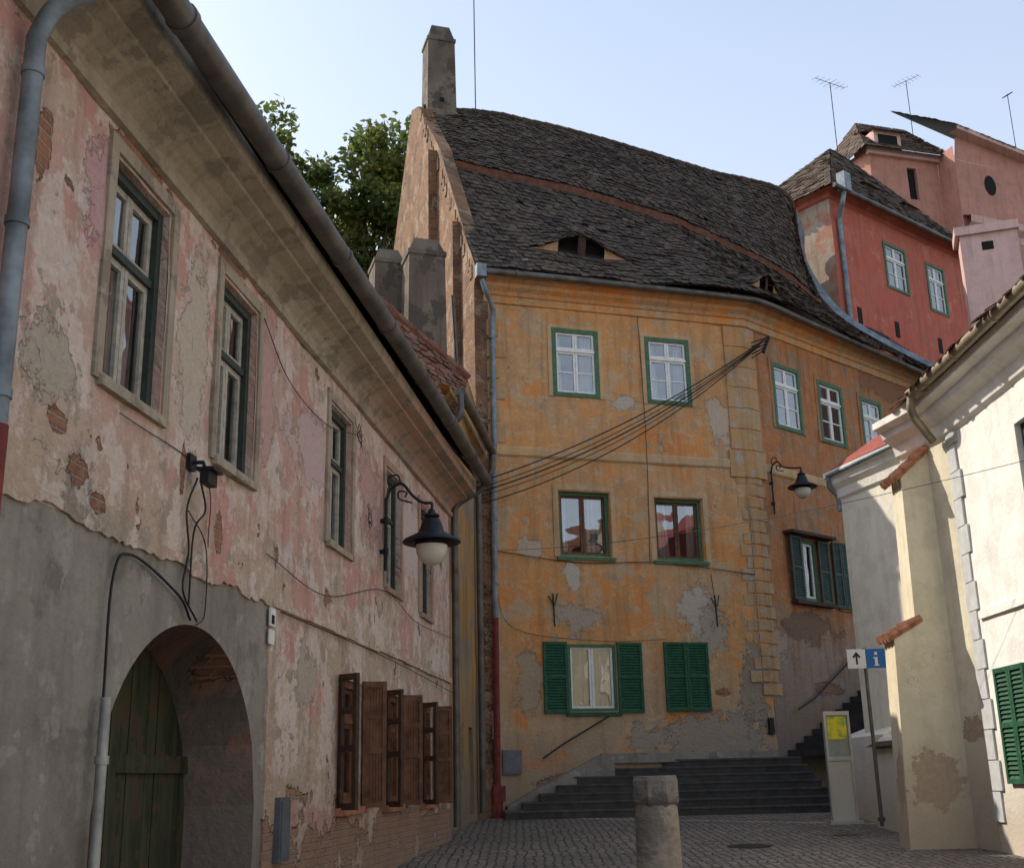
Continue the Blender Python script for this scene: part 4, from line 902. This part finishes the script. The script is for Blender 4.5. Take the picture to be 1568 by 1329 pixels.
FX.box(mb,.13,.16,3.24,3.40,.02,.024,2); FX.poly(mb,[(.08,3.36,.026),(.145,3.44,.026),(.21,3.36,.026),(.19,3.335,.026),(.145,3.39,.026),(.1,3.335,.026)],2)
FX.box(mb,.43,.475,3.23,3.35,.02,.024,0); FX.box(mb,.41,.43,3.33,3.35,.02,.024,0); FX.box(mb,.41,.495,3.215,3.23,.02,.024,0); FX.box(mb,.43,.475,3.385,3.43,.02,.024,0)
mb.obj("sign_plates",[mwh,mblue,mbk],SG)
TT=root("information_totem"); FT=Fr((4.74,18.85),(1,.0)); mb=MB()
mfr=simple("silver_frame",(.4,.39,.36),.4,metal=.5,var=.13); myel=M("yellow_poster",.4); yy=myel.noise(7,3); myel=myel.done(myel.mix(myel.mr(yy,.45,.6),(.70,.60,.03),(.30,.36,.08)))
mgr=M("scribbled_panel",.5); g=mgr.noise(9,2,.5,dist=3.); gg=mgr.mr(mgr.math('ABSOLUTE',mgr.math('SUBTRACT',g,.5)),0,.012,1,0); gm=mgr.blob(.2,1.5,.14,.22,0,.6,1.); mgr=mgr.done(mgr.mix(mgr.math('MULTIPLY',gg,gm),(.42,.40,.34),(.35,.05,.04)))
FT.box(mb,0,.035,.87,2.52,-.08,.03); FT.box(mb,.365,.40,.87,2.52,-.08,.03); FT.box(mb,.035,.365,2.46,2.52,-.08,.027); FT.box(mb,.035,.365,1.78,1.84,-.08,.027)
FT.box(mb,.035,.365,.9,1.78,-.06,.01,1); FT.box(mb,.035,.365,1.84,2.46,-.06,.0,3); FT.box(mb,.05,.35,2.1,2.44,.001,.008,2); FT.box(mb,-.05,.45,.85,.9,-.15,.1)
mb.obj("panel",[mfr,mgr,myel,simple("grey_glass_panel",(.25,.28,.24),.2,var=.13)],TT)
antenna("tv_antenna",-6.6,33,9,20.3,.7,.5)
antenna("tv_antenna",13.6,43,20,29.2,.9,.6); antenna("tv_antenna",19.5,50,29,33.7,.7,2.2); antenna("tv_antenna",24.3,50,28,32.8,.15,.3)
antenna("tv_antenna",-.85,30.5,20,24.6,.6,.2)

# ================================================================= TREES
mleaf=M("leaf",.6,.3); g=mleaf.t.nodes.new("ShaderNodeNewGeometry"); n1=mleaf.noise(.55,2)
c=mleaf.mix(g.outputs['Random Per Island'],(.06,.10,.025),(.13,.17,.04)); c=mleaf.mix(mleaf.mr(n1,.45,.62,0,.7),c,(.22,.21,.04))
tl_=mleaf.t.nodes.new("ShaderNodeBsdfTranslucent"); mleaf.set(tl_.inputs[0],c); ms=mleaf.t.nodes.new("ShaderNodeMixShader"); ms.inputs[0].default_value=.5
mleaf.t.links.new(mleaf.p.outputs[0],ms.inputs[1]); mleaf.t.links.new(tl_.outputs[0],ms.inputs[2]); mleaf.t.links.new(ms.outputs[0],mleaf.out.inputs[0]); mleaf=mleaf.done(c)
mbark=simple("bark",(.09,.065,.045),.9,var=.4,sc=5)
def tree(x,y,z0,ztop,rx,rz,nc,nl,seed):
    random.seed(seed); rt=root("broadleaf_tree"); mb=MB(); cz=ztop-rz
    tube(mb,[(x,y,z0),(x+.2,y,(z0+cz)/2),(x,y,cz)],.4,10,r2=.2); cl=[]
    for k in range(nc):
        while True:
            v=Vector((U(-1,1),U(-1,1),U(-1,1)))
            if .3<v.length<1: break
        c=Vector((x+v.x*rx,y+v.y*rx,cz+v.z*rz)); cl.append((c,U(.5,1.1)))
        if k%2==0: 
            b=Vector((x,y,cz-rz*U(.2,.9))); m=(b+c)/2+Vector((U(-.4,.4),U(-.4,.4),.3)); tube(mb,spl([b,m,c],3),.1,5,r2=.02)
    mb.obj("trunk_and_limbs",mbark,rt)
    mb=MB()
    for c,r in cl:
        for i in range(nl):
            d=Vector((random.gauss(0,1),random.gauss(0,1),random.gauss(0,.75))); d=d.normalized()*r*(R()**.45)
            p=c+d; a=Vector((U(-1,1),U(-1,1),U(-.6,.6))).normalized(); b=a.cross(Vector((U(-1,1),U(-1,1),U(-1,1)))).normalized(); s=U(.11,.19)
            mb.face([p-a*s,p-b*s*.6,p+a*s,p+b*s*.6])
    mb.obj("crown_leaves",mleaf,rt)
tree(-9.1,40,5,26.6,3.2,6.5,105,180,1); tree(-4.6,41,6,26.2,2.4,6.5,90,180,2); tree(-6.9,45,8,25.8,3.2,7,85,150,3); tree(-12.5,42,8,26.5,3.5,6,50,120,4)

# ================================================================= LIGHT, SKY, CAMERA
az=math.radians(-60); el=math.radians(41)
sd=Vector((math.sin(az)*math.cos(el),math.cos(az)*math.cos(el),math.sin(el)))
sun=bpy.data.lights.new("sun","SUN"); sun.energy=5.0; sun.angle=math.radians(.5); sun.color=(1,.93,.82)
so=bpy.data.objects.new("sun",sun); COL.objects.link(so); so.rotation_euler=sd.to_track_quat('Z','Y').to_euler(); so.location=(-20,10,40)
W=bpy.data.worlds.new("World"); scene.world=W; W.use_nodes=True; nt=W.node_tree; bg=nt.nodes["Background"]
sky=nt.nodes.new("ShaderNodeTexSky"); sky.sky_type='NISHITA'; sky.sun_disc=False; sky.sun_elevation=el; sky.sun_rotation=az; sky.dust_density=2.5; sky.air_density=1.; sky.altitude=400
tc=nt.nodes.new("ShaderNodeTexCoord"); sx=nt.nodes.new("ShaderNodeSeparateXYZ"); nt.links.new(tc.outputs['Generated'],sx.inputs[0])
mrn=nt.nodes.new("ShaderNodeMapRange"); nt.links.new(sx.outputs[2],mrn.inputs[0]); mrn.inputs[1].default_value=0.0; mrn.inputs[2].default_value=.75
hz1=nt.nodes.new("ShaderNodeMix"); hz1.data_type='RGBA'; nt.links.new(mrn.outputs[0],hz1.inputs[0]); hz1.inputs[6].default_value=(4.8,4.6,4.2,1); hz1.inputs[7].default_value=(1.75,2.15,2.7,1)
ad=nt.nodes.new("ShaderNodeMix"); ad.data_type='RGBA'; ad.blend_type='ADD'; ad.inputs[0].default_value=1.; nt.links.new(sky.outputs[0],ad.inputs[6]); nt.links.new(hz1.outputs[2],ad.inputs[7])
nt.links.new(ad.outputs[2],bg.inputs[0]); bg.inputs[1].default_value=.148
cam=bpy.data.cameras.new("camera"); cam.sensor_width=36; cam.lens=36*1800/1568; cam.clip_end=3000; cam.clip_start=.1
co=bpy.data.objects.new("camera",cam); COL.objects.link(co); co.location=(0,0,1.6)
th=math.radians(16.4); rr=math.radians(1.34)
fwd=Vector((0,math.cos(th),math.sin(th))); right=Vector((1,0,0)); up=right.cross(fwd)
cr,sr=math.cos(rr),math.sin(rr)
Rx=right*cr-up*sr; Ux=right*sr+up*cr
m=Matrix(((Rx.x,Ux.x,-fwd.x),(Rx.y,Ux.y,-fwd.y),(Rx.z,Ux.z,-fwd.z)))
co.rotation_euler=m.to_euler()
scene.camera=co
scene.view_settings.view_transform='Standard'; scene.view_settings.look='None'; scene.view_settings.exposure=0
